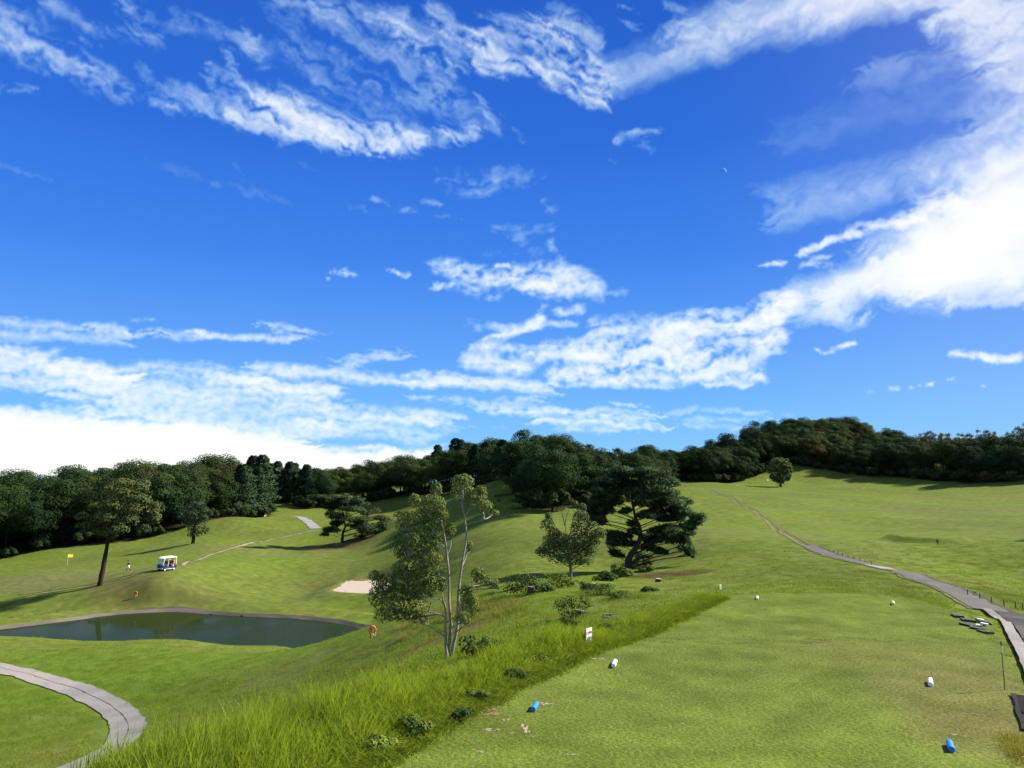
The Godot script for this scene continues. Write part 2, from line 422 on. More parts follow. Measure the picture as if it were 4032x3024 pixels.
func outlines() -> void:
	for p: Array in [[1500, 3030], [1760, 2880], [2000, 2750], [2230, 2630], [2450, 2530], [2650, 2440], [2760, 2385], [2860, 2338], [3050, 2325], [3350, 2328], [3560, 2345], [3680, 2385], [3760, 2450], [3850, 2580], [3930, 2720], [4010, 2850], [4100, 3010]]:
		tee.append(on_level(p[0], p[1], 0.0))
	tee.append(Vector2(7.6, -8.0))
	tee.append(Vector2(-5.0, -8.0))
	var raw := PackedVector2Array()
	for p: Array in [[-160, 2490], [0, 2478], [130, 2462], [280, 2444], [420, 2424], [560, 2413], [700, 2409], [850, 2420], [1000, 2428], [1180, 2437], [1320, 2452], [1415, 2472], [1450, 2480], [1466, 2491], [1450, 2501], [1415, 2504], [1380, 2505], [1345, 2530], [1280, 2556], [1220, 2562], [1100, 2545], [900, 2541], [800, 2532], [650, 2530], [450, 2535], [250, 2530], [0, 2514], [-160, 2505]]:
		raw.append(on_level(p[0], p[1], WATER))
	pond = rounded(raw, 3)
	raw = PackedVector2Array()
	var b := at(1430, 2318, 112)
	bunker_y = b.y
	var st := at(3650, 2152, 80)
	small_tee = Vector2(st.x, st.z)
	small_tee_y = land(st.x, st.z) + 0.35
	for p: Array in [[1318, 2328], [1345, 2312], [1365, 2302], [1430, 2299], [1500, 2298], [1560, 2300], [1590, 2315], [1560, 2332], [1480, 2337], [1400, 2336]]:
		raw.append(on_level(p[0], p[1], b.y))
	bunker = rounded(raw, 3)

func make_lines() -> void:
	var z := 12.0
	while z > -3000.0:
		zs.append(z)
		var d := -z
		if d < -0.1: z -= 1.5
		elif d < 9.0: z -= 0.6
		elif d < 34.0: z -= 0.3
		elif d < 112.0: z -= 0.5
		elif d < 260.0: z -= 1.5
		elif d < 420.0: z -= 5.0
		else: z -= 5.0 + (d - 420.0) * 0.14
	var right := PackedFloat32Array()
	var x := 0.0
	while x < 2600.0:
		right.append(x)
		if x < 14.0: x += 0.35
		elif x < 60.0: x += 0.55
		elif x < 150.0: x += 1.6
		elif x < 300.0: x += 5.0
		else: x += 5.0 + (x - 300.0) * 0.16
	for k in range(right.size() - 1, 0, -1):
		xs.append(-right[k])
	xs.append_array(right)

var bump_noise: FastNoiseLite
var swell_noise: FastNoiseLite

func shape_at(x: float, z: float) -> float:
	var h := land(x, z)
	if z < -420.0 or absf(x) > 420.0:
		var far := maxf(-z, absf(x))
		h = lerpf(clampf(h, -25.0, 15.0), -16.0, smooth(420.0, 900.0, far))
	var p := Vector2(x, z)
	h += swell_noise.get_noise_2d(x, z) * 0.5 * smooth(30.0, 90.0, -z)
	h += bump_noise.get_noise_2d(x, z) * 0.10
	if z > -60.0 and absf(x) < 40.0:
		var d := off_outline(p, tee)
		if z > -9.5:
			# the raised ground on which the photographer stands
			var s := smooth(-9.5, -3.5, z)
			if absf(x) < 12.0:
				h = lerpf(lerpf(0.0, h, smooth(0.0, 3.0, d)), h, s)
		else:
			var step := -0.14 * smooth(-18.4, -20.8, z + x * 0.03)
			h = lerpf(step, h, smooth(0.15, 3.2, d)) + bump_noise.get_noise_2d(x * 1.7, z * 1.7) * 0.03
	if x > 20.0 and z < -60.0 and z > -100.0:
		# a small forward tee on the far side of the path
		var e := Vector2((x - small_tee.x) / 3.4, (z - small_tee.y) / 4.0).length()
		if e < 2.0:
			h = lerpf(h, small_tee_y, smooth(1.25, 0.95, e))
	if z < -60.0 and z > -130.0 and x > -90.0 and x < 0.0:
		var d := off_outline(p, pond)
		if d < 0.0:
			h = WATER - 0.25 - minf(1.2, -d * 0.3)
		elif d < 5.0:
			h = lerpf(maxf(minf(h, WATER + 0.45), WATER + 0.2), maxf(h, WATER + 0.5), smooth(0.5, 4.5, d))
			if d < 0.6:
				h = lerpf(WATER - 0.25, h, d / 0.6)
		if x > -40.0:
			var e := off_outline(p, bunker)
			if e < 5.0:
				h = lerpf(h, bunker_y + 0.15, smooth(5.0, 0.5, e))
				h += 0.5 * smooth(2.5, 0.6, e) * smooth(-112.0, -116.0, z) - 0.30 * smooth(0.6, -0.4, e)
	return h

func build_heights() -> void:
	bump_noise = fbm(101, 0.11, 3)
	swell_noise = fbm(102, 0.035, 2)
	fit_land()
	outlines()
	make_lines()
	heights.resize(xs.size() * zs.size())
	for j in zs.size():
		for i in xs.size():
			heights[j * xs.size() + i] = shape_at(xs[i], zs[j])

func ground_y(x: float, z: float) -> float:
	var i := clampi(xs.bsearch(x) - 1, 0, xs.size() - 2)
	var lo := 0
	var hi := zs.size() - 1
	while hi - lo > 1:
		var mid := (lo + hi) >> 1
		if zs[mid] >= z: lo = mid
		else: hi = mid
	var tx := clampf((x - xs[i]) / (xs[i + 1] - xs[i]), 0, 1)
	var tz := clampf((z - zs[lo]) / (zs[lo + 1] - zs[lo]), 0, 1)
	var o := lo * xs.size() + i
	var w := xs.size()
	# the same diagonal as the mesh
	if tx + tz <= 1.0:
		return heights[o] + tx * (heights[o + 1] - heights[o]) + tz * (heights[o + w] - heights[o])
	return heights[o + w + 1] + (1.0 - tx) * (heights[o + w] - heights[o + w + 1]) + (1.0 - tz) * (heights[o + 1] - heights[o + w + 1])

func ground(x: float, z: float) -> Vector3:
	return Vector3(x, ground_y(x, z), z)

# Where the sight line through a photograph pixel first meets the ground.
func seen(px: float, py: float, from := 6.0) -> Vector3:
	var r := ray(px, py)
	r /= -r.z
	var d := from
	var last := d
	while d < 600.0:
		var p := EYE + r * d
		if p.y < ground_y(p.x, p.z):
			for k in 12:
				var mid := (last + d) * 0.5
				var q := EYE + r * mid
				if q.y < ground_y(q.x, q.z): d = mid
				else: last = mid
			break
		last = d
		d += 0.2 + d * 0.004
	var hit := EYE + r * d
	return ground(hit.x, hit.z)

var tint_noise: FastNoiseLite
var patch_noise: FastNoiseLite
var streak_noise: FastNoiseLite
var tint_spots: Array = []

# Base colour (linear) of the turf at a place: kinds of grass, wear and dry patches.
func turf_color(x: float, z: float) -> Vector3:
	var fair := Vector3(.192, .258, .046)
	var fresh := Vector3(.186, .270, .038)
	var rough := Vector3(.168, .226, .044)
	var dry := Vector3(.232, .246, .070)
	var a := tint_noise.get_noise_2d(x, z)
	var b := patch_noise.get_noise_2d(x, z)
	var c := fair.lerp(fresh, smooth(-0.1, 0.5, a)).lerp(rough, smooth(0.0, 0.55, -a))
	c = c.lerp(dry, 0.4 * smooth(0.12, 0.6, b))
	var s := streak_noise.get_noise_2d(x * 0.35, z)
	c *= 1.0 + 0.13 * s
	for t: Array in tint_spots:
		var dx: float = (x - t[0]) / t[2]
		var dz: float = (z - t[1]) / t[3]
		var q := dx * dx + dz * dz
		if q < 1.0:
			c = c.lerp(t[4], t[5] * smooth(1.0, 0.45, q + 0.35 * b))
	return c

func spot(px: float, py: float, rx: float, rz: float, col: Vector3, k: float) -> void:
	var p := seen(px, py)
	tint_spots.append([p.x, p.z, rx, rz, col, k])

func make_ground() -> void:
	tint_noise = fbm(111, 0.028, 3)
	patch_noise = fbm(112, 0.075, 4)
	streak_noise = fbm(113, 0.5, 3)
	var brown := Vector3(.20, .175, .07)
	var lush := Vector3(.165, .265, .032)
	var pale := Vector3(.215, .235, .085)
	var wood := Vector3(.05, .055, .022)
	spot(620, 2310, 10, 5, brown, .4)
	spot(480, 2290, 6, 4, brown, .5)
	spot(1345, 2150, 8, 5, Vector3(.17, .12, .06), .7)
	spot(1430, 2285, 14, 4, brown, .5)
	spot(1330, 2330, 9, 5, pale, .4)
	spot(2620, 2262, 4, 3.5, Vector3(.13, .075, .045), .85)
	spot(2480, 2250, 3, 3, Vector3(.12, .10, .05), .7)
	spot(400, 2640, 14, 9, lush, .8)
	spot(900, 2640, 12, 8, lush, .6)
	spot(200, 2850, 10, 6, lush, .5)
	spot(150, 2290, 26, 9, pale, .8)
	spot(1000, 2170, 20, 7, pale, .45)
	spot(1130, 2640, 3, 4, pale, .5)
	spot(3000, 2120, 16, 20, pale, .35)
	spot(2900, 2200, 9, 9, lush, .35)
	spot(3700, 2010, 40, 12, pale, .45)
	spot(3800, 2150, 30, 8, lush, .3)
	spot(1850, 2480, 4, 4, Vector3(.24, .19, .08), .6)
	spot(3850, 2760, 1.8, 3, dry_col(), .5)
	spot(3780, 2640, 1.3, 2.0, dry_col(), .35)
	spot(3880, 2900, 1.2, 1.4, dry_col(), .45)
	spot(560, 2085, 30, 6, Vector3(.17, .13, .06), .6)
	var verts := PackedVector3Array()
	var normals := PackedVector3Array()
	var colors := PackedColorArray()
	var uvs := PackedVector2Array()
	var w := xs.size()
	var h := zs.size()
	verts.resize(w * h)
	normals.resize(w * h)
	colors.resize(w * h)
	uvs.resize(w * h)
	for j in h:
		var j0 := maxi(j - 1, 0)
		var j1 := mini(j + 1, h - 1)
		for i in w:
			var i0 := maxi(i - 1, 0)
			var i1 := mini(i + 1, w - 1)
			var o := j * w + i
			verts[o] = Vector3(xs[i], heights[o], zs[j])
			var nx := (heights[j * w + i1] - heights[j * w + i0]) / (xs[i1] - xs[i0])
			var nz := (heights[j1 * w + i] - heights[j0 * w + i]) / (zs[j1] - zs[j0])
			normals[o] = Vector3(-nx, 1.0, -nz).normalized()
			var c := turf_color(xs[i], zs[j])
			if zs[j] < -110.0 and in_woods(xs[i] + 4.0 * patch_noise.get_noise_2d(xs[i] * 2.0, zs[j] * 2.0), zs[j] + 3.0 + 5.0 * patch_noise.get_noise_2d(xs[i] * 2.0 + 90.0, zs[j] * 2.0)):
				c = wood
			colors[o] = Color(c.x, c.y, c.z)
			uvs[o] = Vector2(xs[i], zs[j])
	var idx := PackedInt32Array()
	idx.resize((w - 1) * (h - 1) * 6)
	var k := 0
	for j in h - 1:
		for i in w - 1:
			var o := j * w + i
			idx[k] = o
			idx[k + 1] = o + w
			idx[k + 2] = o + 1
			idx[k + 3] = o + 1
			idx[k + 4] = o + w
			idx[k + 5] = o + w + 1
			k += 6
	var arr := []
	arr.resize(Mesh.ARRAY_MAX)
	arr[Mesh.ARRAY_VERTEX] = verts
	arr[Mesh.ARRAY_NORMAL] = normals
	arr[Mesh.ARRAY_COLOR] = colors
	arr[Mesh.ARRAY_TEX_UV] = uvs
	arr[Mesh.ARRAY_TEX_UV2] = uvs
	arr[Mesh.ARRAY_INDEX] = idx
	var mesh := ArrayMesh.new()
	mesh.add_surface_from_arrays(Mesh.PRIMITIVE_TRIANGLES, arr)
	var m := StandardMaterial3D.new()
	m.vertex_color_use_as_albedo = true
	m.roughness = 1.0
	m.metallic_specular = 0.15
	m.albedo_texture = mottle(201, 0.045, 5, 0.66, 1.0)
	m.normal_enabled = true
	var relief := NoiseTexture2D.new()
	relief.width = 512
	relief.height = 512
	relief.seamless = true
	relief.as_normal_map = true
	relief.bump_strength = 5.0
	relief.noise = fbm(203, 0.05, 4, FastNoiseLite.TYPE_SIMPLEX_SMOOTH, 0.6)
	m.normal_texture = relief
	m.normal_scale = 0.7
	m.uv1_scale = Vector3(1.0 / 2.3, 1.0 / 2.3, 1.0)
	m.detail_enabled = true
	m.detail_blend_mode = BaseMaterial3D.BLEND_MODE_MUL
	m.detail_uv_layer = BaseMaterial3D.DETAIL_UV_2
	m.detail_albedo = mottle(202, 0.02, 6, 0.76, 1.0)
	m.uv2_scale = Vector3(1.0 / 19.0, 1.0 / 19.0, 1.0)
	m.albedo_color = Color.from_hsv(0, 0, 1.0)
	var o := one("ground", mesh, m)
	o.set_meta("kind", "structure")

func dry_col() -> Vector3:
	return Vector3(.26, .235, .09)

func mottle(seed_: int, freq: float, octaves: int, low: float, high: float, side := 512) -> NoiseTexture2D:
	var t := NoiseTexture2D.new()
	t.width = side
	t.height = side
	t.seamless = true
	t.noise = fbm(seed_, freq, octaves, FastNoiseLite.TYPE_SIMPLEX_SMOOTH, 0.6)
	var g := Gradient.new()
	g.offsets = PackedFloat32Array([0.0, 1.0])
	g.colors = PackedColorArray([Color(low, low, low), Color(high, high, high)])
	t.color_ramp = g
	return t

# ---------------------------------------------------------------- naming and joining

func numbered(called: String) -> String:
	var n: int = taken.get(called, -1) + 1
	taken[called] = n
	return called if n == 0 else "%s_%03d" % [called, n]

func one(called: String, mesh: Mesh, m: Material, parent: Node = null) -> MeshInstance3D:
	var o := MeshInstance3D.new()
	o.mesh = mesh
	if m:
		o.material_override = m
	if parent:
		o.name = called
		parent.add_child(o, true)
	else:
		o.name = numbered(called)
		add_child(o, true)
	return o

func tag(o: Node, label: String, category: String, group := "") -> void:
	o.set_meta("label", label)
	o.set_meta("category", category)
	if group != "":
		o.set_meta("group", group)

func thing(called: String, label: String, category: String, where := Vector3.ZERO, turn := 0.0, group := "") -> Node3D:
	var o := Node3D.new()
	o.name = numbered(called)
	add_child(o, true)
	o.position = where
	o.rotation.y = turn
	tag(o, label, category, group)
	return o

func copy_of(src: Node3D, where: Vector3, turn: float, size: Vector3, label := "", group := "") -> Node3D:
	var base := String(src.name)
	if base.length() > 4 and base[base.length() - 4] == "_" and base.right(3).is_valid_int():
		base = base.left(base.length() - 4)
	var o: Node3D = src.duplicate()
	o.name = numbered(base)
	add_child(o, true)
	o.position = where
	o.rotation.y = turn
	o.scale = size
	if label != "":
		o.set_meta("label", label)
	if group != "":
		o.set_meta("group", group)
	return o

func paint(r: float, g: float, b: float, rough := 0.8, spec := 0.5) -> StandardMaterial3D:
	var m := StandardMaterial3D.new()
	m.albedo_color = Color(r, g, b).linear_to_srgb()
	m.roughness = rough
	m.metallic_specular = spec
	return m

# ---------------------------------------------------------------- collecting triangles

class Shape:
	var v := PackedVector3Array()
	var n := PackedVector3Array()
	var c := PackedColorArray()
	var t := PackedInt32Array()

	func mesh() -> ArrayMesh:
		var arr := []
		arr.resize(Mesh.ARRAY_MAX)
		arr[Mesh.ARRAY_VERTEX] = v
		arr[Mesh.ARRAY_NORMAL] = n
		arr[Mesh.ARRAY_COLOR] = c
		arr[Mesh.ARRAY_INDEX] = t
		var m := ArrayMesh.new()
		m.add_surface_from_arrays(Mesh.PRIMITIVE_TRIANGLES, arr)
		return m

	# A pointed leaf: two triangles folded a little along the midrib.
	func leaf(base: Vector3, along: Vector3, side: Vector3, nor: Vector3, col: Color) -> void:
		var o := v.size()
		var mid := base + along * 0.45
		var fold := along.cross(side).normalized() * side.length() * 0.3
		if fold.dot(nor) > 0.0:
			fold = -fold
		v.append(base)
		v.append(mid - side + fold)
		v.append(base + along)
		v.append(mid + side + fold)
		for k in 4:
			n.append(nor)
			c.append(col)
		if along.cross(side).dot(nor) < 0.0:
			t.append_array([o, o + 1, o + 2, o, o + 2, o + 3])
		else:
			t.append_array([o, o + 2, o + 1, o, o + 3, o + 2])

	func needle(base: Vector3, tip: Vector3, side: Vector3, nor: Vector3, col: Color) -> void:
		var o := v.size()
		v.append(base - side)
		v.append(base + side)
		v.append(tip)
		for k in 3:
			n.append(nor)
			c.append(col)
		if side.cross(tip - base).dot(nor) < 0.0:
			t.append_array([o, o + 1, o + 2])
		else:
			t.append_array([o, o + 2, o + 1])

	# A blade of grass: a strip that bends over.
	func blade(base: Vector3, lean: Vector3, tall: float, wide: float, droop: float, col: Color, steps := 3) -> void:
		var o := v.size()
		var side := lean.cross(Vector3.UP).normalized() * wide * 0.5
		var nor := (side.cross(lean * 0.5 + Vector3.UP).normalized() * -1.0 + lean * 0.3 + Vector3.UP * 0.12).normalized()
		for k in steps + 1:
			var f := k / float(steps)
			var p := base + Vector3.UP * tall * (f - droop * f * f * f) + lean * tall * f * f
			var s := side * (1.0 - f * f)
			if k < steps:
				v.append(p - s)
				v.append(p + s)
				n.append(nor)
				n.append(nor)
				c.append(col)
				c.append(col)
			else:
				v.append(p)
				n.append(nor)
				c.append(col)
		var up := (side.cross(lean * 0.5 + Vector3.UP)).dot(nor) < 0.0
		for k in steps - 1:
			var q := o + k * 2
			if up: t.append_array([q, q + 1, q + 2, q + 1, q + 3, q + 2])
			else: t.append_array([q, q + 2, q + 1, q + 1, q + 2, q + 3])
		var e := o + (steps - 1) * 2
		if up: t.append_array([e, e + 1, e + 2])
		else: t.append_array([e, e + 2, e + 1])

	func tube(pts: PackedVector3Array, radii: PackedFloat32Array, sides: int, col: Color, capped := true, rough := 0.0, seed_ := 1) -> void:
		var r := RandomNumberGenerator.new()
		r.seed = seed_
		var o := v.size()
		var x := Vector3.RIGHT
		for k in pts.size():
			var along := (pts[mini(k + 1, pts.size() - 1)] - pts[maxi(k - 1, 0)]).normalized()
			x = (x - along * x.dot(along))
			if x.length() < 0.01:
				x = along.cross(Vector3(0.3, 0.2, 0.9))
			x = x.normalized()
			var y := along.cross(x)
			for s in sides:
				var a := TAU * s / sides
				var d := x * cos(a) + y * sin(a)
				v.append(pts[k] + d * radii[k] * (1.0 + rough * r.randf_range(-1, 1)))
				n.append(d)
				c.append(col * (1.0 + 0.3 * rough * r.randf_range(-1, 1)))
		for k in pts.size() - 1:
			for s in sides:
				var a := o + k * sides + s
				var b := o + k * sides + (s + 1) % sides
				t.append_array([a, a + sides, b, b, a + sides, b + sides])
		if capped:
			for e in [0, pts.size() - 1]:
				var along := (pts[1] - pts[0]).normalized() * -1.0 if e == 0 else (pts[e] - pts[e - 1]).normalized()
				var q := v.size()
				v.append(pts[e])
				n.append(along)
				c.append(col)
				for s in sides:
					v.append(v[o + e * sides + s])
					n.append(along)
					c.append(col)
				for s in sides:
					var a := q + 1 + s
					var b := q + 1 + (s + 1) % sides
					if e == 0: t.append_array([q, a, b])
					else: t.append_array([q, b, a])

	# A box with its edges cut, in a frame given by its middle and half-axes.
	func box(mid: Vector3, ax: Vector3, ay: Vector3, az: Vector3, col: Color, cut := 0.06) -> void:
		var hx := ax.length()
		var hy := ay.length()
		var hz := az.length()
		var b := minf(minf(hx, hy), hz) * cut * 2.0
		var ux := ax / hx
		var uy := ay / hy
		var uz := az / hz
		for face in [[ux, uy, uz, hx, hy, hz], [-ux, uz, uy, hx, hz, hy], [uy, uz, ux, hy, hz, hx], [-uy, ux, uz, hy, hx, hz], [uz, ux, uy, hz, hx, hy], [-uz, uy, ux, hz, hy, hx]]:
			var nn: Vector3 = face[0]
			var p: Vector3 = face[1] * (face[4] - b)
			var q: Vector3 = face[2] * (face[5] - b)
			var m: Vector3 = mid + nn * face[3]
			quad(m - p - q, m + p - q, m + p + q, m - p + q, nn, col)
		for e in [[ux, hx, uy, hy, uz, hz], [uy, hy, uz, hz, ux, hx], [uz, hz, ux, hx, uy, hy]]:
			for s1 in [-1.0, 1.0]:
				for s2 in [-1.0, 1.0]:
					var a: Vector3 = e[0] * s1
					var d: Vector3 = e[2] * s2
					var w: Vector3 = e[4] * (e[5] - b)
					var m1: Vector3 = mid + a * e[1] + d * (e[3] - b)
					var m2: Vector3 = mid + a * (e[1] - b) + d * e[3]
					quad(m1 - w, m2 - w, m2 + w, m1 + w, (a + d).normalized(), col)

	func quad(a: Vector3, b: Vector3, d: Vector3, e: Vector3, nor: Vector3, col: Color) -> void:
		var o := v.size()
		for p in [a, b, d, e]:
			v.append(p)
			n.append(nor)
			c.append(col)
		if (b - a).cross(d - a).dot(nor) > 0.0:
			t.append_array([o, o + 2, o + 1, o, o + 3, o + 2])
		else:
			t.append_array([o, o + 1, o + 2, o, o + 2, o + 3])

func curve(pts: PackedVector3Array, steps := 4) -> PackedVector3Array:
	var out := PackedVector3Array()
	for i in pts.size() - 1:
		for k in steps:
			out.append(pts[i].cubic_interpolate(pts[i + 1], pts[maxi(i - 1, 0)], pts[mini(i + 2, pts.size() - 1)], k / float(steps)))
	out.append(pts[pts.size() - 1])
	return out

func taper(n: int, r0: float, r1: float) -> PackedFloat32Array:
	var out := PackedFloat32Array()
	for k in n:
		out.append(lerpf(r0, r1, pow(k / maxf(n - 1.0, 1.0), 0.8)))
	return out

func ball() -> Vector3:
	var d := Vector3(rng.randfn(), rng.randfn(), rng.randfn())
	return d.normalized() if d.length() > 1e-4 else Vector3.UP

func hue(base: Vector3, spread := 0.22) -> Color:
	var k := 1.0 + rng.randf_range(-spread, spread)
	var y := rng.randf_range(-0.12, 0.12)
	return Color(base.x * k * (1.0 + y), base.y * k, base.z * k * (1.0 - y))

var leaf_mats := {}

func leaf_mat(tint := Color.WHITE, glow := 0.3) -> StandardMaterial3D:
	var key := "%s %s" % [tint, glow]
	if not leaf_mats.has(key):
		var m := StandardMaterial3D.new()
		m.vertex_color_use_as_albedo = true
		m.albedo_color = tint
		m.roughness = 0.8
		m.metallic_specular = 0.12
		m.cull_mode = BaseMaterial3D.CULL_DISABLED
		m.backlight_enabled = true
		m.backlight = Color(glow, glow, glow * 0.6)
		leaf_mats[key] = m
	return leaf_mats[key]

var bark: StandardMaterial3D

func bark_mat() -> StandardMaterial3D:
	if not bark:
		bark = StandardMaterial3D.new()
		bark.vertex_color_use_as_albedo = true
		bark.albedo_texture = mottle(301, 0.06, 4, 0.45, 1.0, 256)
		bark.uv1_triplanar = true
		bark.uv1_scale = Vector3(2.2, 0.7, 2.2)
		bark.roughness = 0.95
		bark.metallic_specular = 0.2
	return bark

# Leaves on the outside of a clump and a few within; they look outwards and lie at all angles.
func clump(s: Shape, mid: Vector3, r: Vector3, count: int, size: float, col: Vector3, spread := 0.17) -> void:
	var own := hue(col, 0.14)
	var base := Vector3(own.r, own.g, own.b)
	for k in count:
		var d := ball()
		if d.y < -0.35 and rng.randf() < 0.6:
			d.y = -d.y
		var depth := 0.72 + 0.34 * sqrt(rng.randf()) if rng.randf() < 0.85 else rng.randf_range(0.2, 0.8)
		var p := mid + d * r * depth
		var nor := (d * 1.6 + Vector3.UP * 0.3 + ball() * 0.5).normalized()
		var along := nor.cross(ball()).normalized() * size * rng.randf_range(0.7, 1.3)
		var side := nor.cross(along).normalized() * along.length() * 0.36
		s.leaf(p - along * 0.5, along, side, nor, hue(base, spread))

# trunks: [points, radius at the foot, radius at the tip]; lobes: [middle, radii, leaves]
func grow(o: Node3D, trunks: Array, lobes: Array, size: float, leaf: Vector3, wood: Vector3, glow := 0.3, limbs := true) -> void:
	var ts := Shape.new()
	var wc := Color(wood.x, wood.y, wood.z)
	var spine := PackedVector3Array()
	for t: Array in trunks:
		var pts := curve(t[0], 3)
		ts.tube(pts, taper(pts.size(), t[1], t[2]), 8, wc, true, 0.16, rng.randi())
		spine.append_array(pts)
	var cs := Shape.new()
	for l: Array in lobes:
		var mid: Vector3 = l[0]
		clump(cs, mid, l[1], l[2], size, leaf)
		if limbs:
			var best := spine[0]
			for p in spine:
				if p.y < mid.y and p.distance_to(mid + Vector3(0, -0.6, 0)) < best.distance_to(mid + Vector3(0, -0.6, 0)):
					best = p
			var bend := best.lerp(mid, 0.5) + Vector3(rng.randf_range(-.1, .1), -0.06, rng.randf_range(-.1, .1)) * best.distance_to(mid)
			var pts := curve(PackedVector3Array([best, bend, mid]), 3)
			var thick: float = clampf(0.03 * best.distance_to(mid) + 0.01, 0.012, trunks[0][1] * 0.5)
			ts.tube(pts, taper(pts.size(), thick, thick * 0.3), 5, wc, false, 0.1, rng.randi())
			for q in 9:
				var tip: Vector3 = mid + ball() * l[1] * 0.95
				ts.tube(PackedVector3Array([pts[4], pts[4].lerp(tip, 0.5) + ball() * 0.05 * tip.distance_to(pts[4]), tip]), PackedFloat32Array([thick * 0.4, thick * 0.25, thick * 0.1]), 4, wc, false)
	one("trunk", ts.mesh(), bark_mat(), o)
	one("crown", cs.mesh(), leaf_mat(Color.WHITE, glow), o)

# A woodland tree built once and copied: a rounded crown of many lobes on a short forked trunk.
func wood_tree(called: String, seed_: int, tall: float, wide: float, foot: float, n_lobes: int, leaves: int, size: float, leaf: Vector3, wood := Vector3(.06, .05, .04)) -> Node3D:
	rng.seed = seed_
	var o := thing(called, "tree", "tree")
	var lobes := []
	var mid := Vector3(0, (tall + foot) * 0.5, 0)
	var r := Vector3(wide * 0.5, (tall - foot) * 0.5, wide * 0.5)
	for k in n_lobes:
		var d := ball()
		d.y = absf(d.y) * 1.1 - 0.35 if k % 3 else d.y
		d = d.normalized()
		var lr := rng.randf_range(0.15, 0.27) * wide
		lobes.append([mid + d * r * rng.randf_range(0.62, 0.85), Vector3(lr, lr * rng.randf_range(0.6, 0.85), lr), int(leaves / float(n_lobes))])
	lobes.append([mid, r * 0.55, int(leaves * 0.12)])
	var lean := Vector3(rng.randf_range(-.4, .4), 0, rng.randf_range(-.4, .4))
	grow(o, [[PackedVector3Array([Vector3(0, -0.4, 0), Vector3(0, foot, 0) + lean * 0.4, mid + lean]), tall * 0.022, tall * 0.008]], lobes, size, leaf, wood, 0.25, false)
	return o

# Cedar or cypress: a narrow cone of hanging sprays.
func cone_tree(called: String, seed_: int, tall: float, wide: float, leaves: int, leaf: Vector3) -> Node3D:
	rng.seed = seed_
	var o := thing(called, "conifer", "tree")
	var s := Shape.new()
	for k in leaves:
		var f := pow(rng.randf(), 0.75)
		var y := lerpf(tall * 0.14, tall, f)
		var lumps := 1.0 + 0.22 * sin(f * 31.0 + seed_) + 0.12 * sin(f * 57.0)
		var a := rng.randf() * TAU
		var reach := wide * 0.5 * pow(1.0 - f, 0.5) * lumps * (0.8 + 0.25 * sin(a * 3.0 + f * 20.0)) + 0.1
		var d := Vector3(cos(a), 0, sin(a))
		var p := d * reach * (0.75 + 0.3 * rng.randf()) + Vector3(0, y, 0)
		var along := (d * 0.8 + Vector3(0, rng.randf_range(-0.9, 0.15), 0) + ball() * 0.45).normalized() * rng.randf_range(0.35, 0.7)
		var nor := (d + Vector3.UP * 0.5 + ball() * 0.5).normalized()
		s.leaf(p, along, along.cross(ball()).normalized() * 0.12, nor, hue(leaf))
	var t := Shape.new()
	t.tube(PackedVector3Array([Vector3(0, -.4, 0), Vector3(0, tall * .5, 0), Vector3(0, tall * .97, 0)]), PackedFloat32Array([tall * .02, tall * .013, .02]), 7, Color(.07, .05, .035), true, .1, seed_)
	one("trunk", t.mesh(), bark_mat(), o)
	one("crown", s.mesh(), leaf_mat(Color.WHITE, 0.15), o)
	return o

# Bamboo: several thin arching culms with feathery tops.
func bamboo(called: String, seed_: int, tall: float, leaf: Vector3) -> Node3D:
	rng.seed = seed_
	var o := thing(called, "bamboo", "bamboo")
	var t := Shape.new()
	var s := Shape.new()
	for q in 9:
		var a := rng.randf() * TAU
		var foot := Vector3(cos(a), 0, sin(a)) * rng.randf_range(0.2, 2.2)
		var h := tall * rng.randf_range(0.8, 1.05)
		var tip := foot + Vector3(rng.randf_range(-1.5, 1.5), h, rng.randf_range(-1.5, 1.5))
		var pts := curve(PackedVector3Array([foot - Vector3(0, .4, 0), foot.lerp(tip, 0.5) + Vector3(0, .5, 0), tip]), 4)
		t.tube(pts, taper(pts.size(), 0.06, 0.015), 5, Color(.05, .065, .028), false)
		for k in 420:
			var f := rng.randf_range(0.08, 1.0)
			var p := pts[int(f * (pts.size() - 1))] + ball() * Vector3(1.1, .7, 1.1) * (1.15 - f * .8)
			var along := Vector3(rng.randf_range(-1, 1), rng.randf_range(-1.0, 0.5), rng.randf_range(-1, 1)).normalized() * rng.randf_range(.3, .6)
			s.leaf(p, along, along.cross(ball()).normalized() * .07, (ball() + Vector3.UP * .6).normalized(), hue(leaf, .3))
	one("culm", t.mesh(), bark_mat(), o)
	one("crown", s.mesh(), leaf_mat(Color.WHITE, 0.35), o)
	return o

# A pine's foliage: flat pads of upright needle tufts.
func pine_pad(s: Shape, mid: Vector3, r: Vector3, tufts: int, long: float, leaf: Vector3) -> void:
	var own := hue(leaf, 0.16)
	var base := Vector3(own.r, own.g, own.b)
	for k in tufts:
		var d := ball()
		var p := mid + d * r * pow(rng.randf(), 0.4)
		var out := (Vector3(d.x, 0, d.z) * 0.9 + Vector3.UP * rng.randf_range(0.1, 0.9) + ball() * 0.35).normalized()
		var col := hue(base, 0.3)
		for q in 7:
			var tip := (out + ball() * 0.75).normalized() * long * rng.randf_range(0.7, 1.2)
			s.needle(p, p + tip, tip.cross(ball()).normalized() * long * 0.085, (out + ball() * .5).normalized(), col)

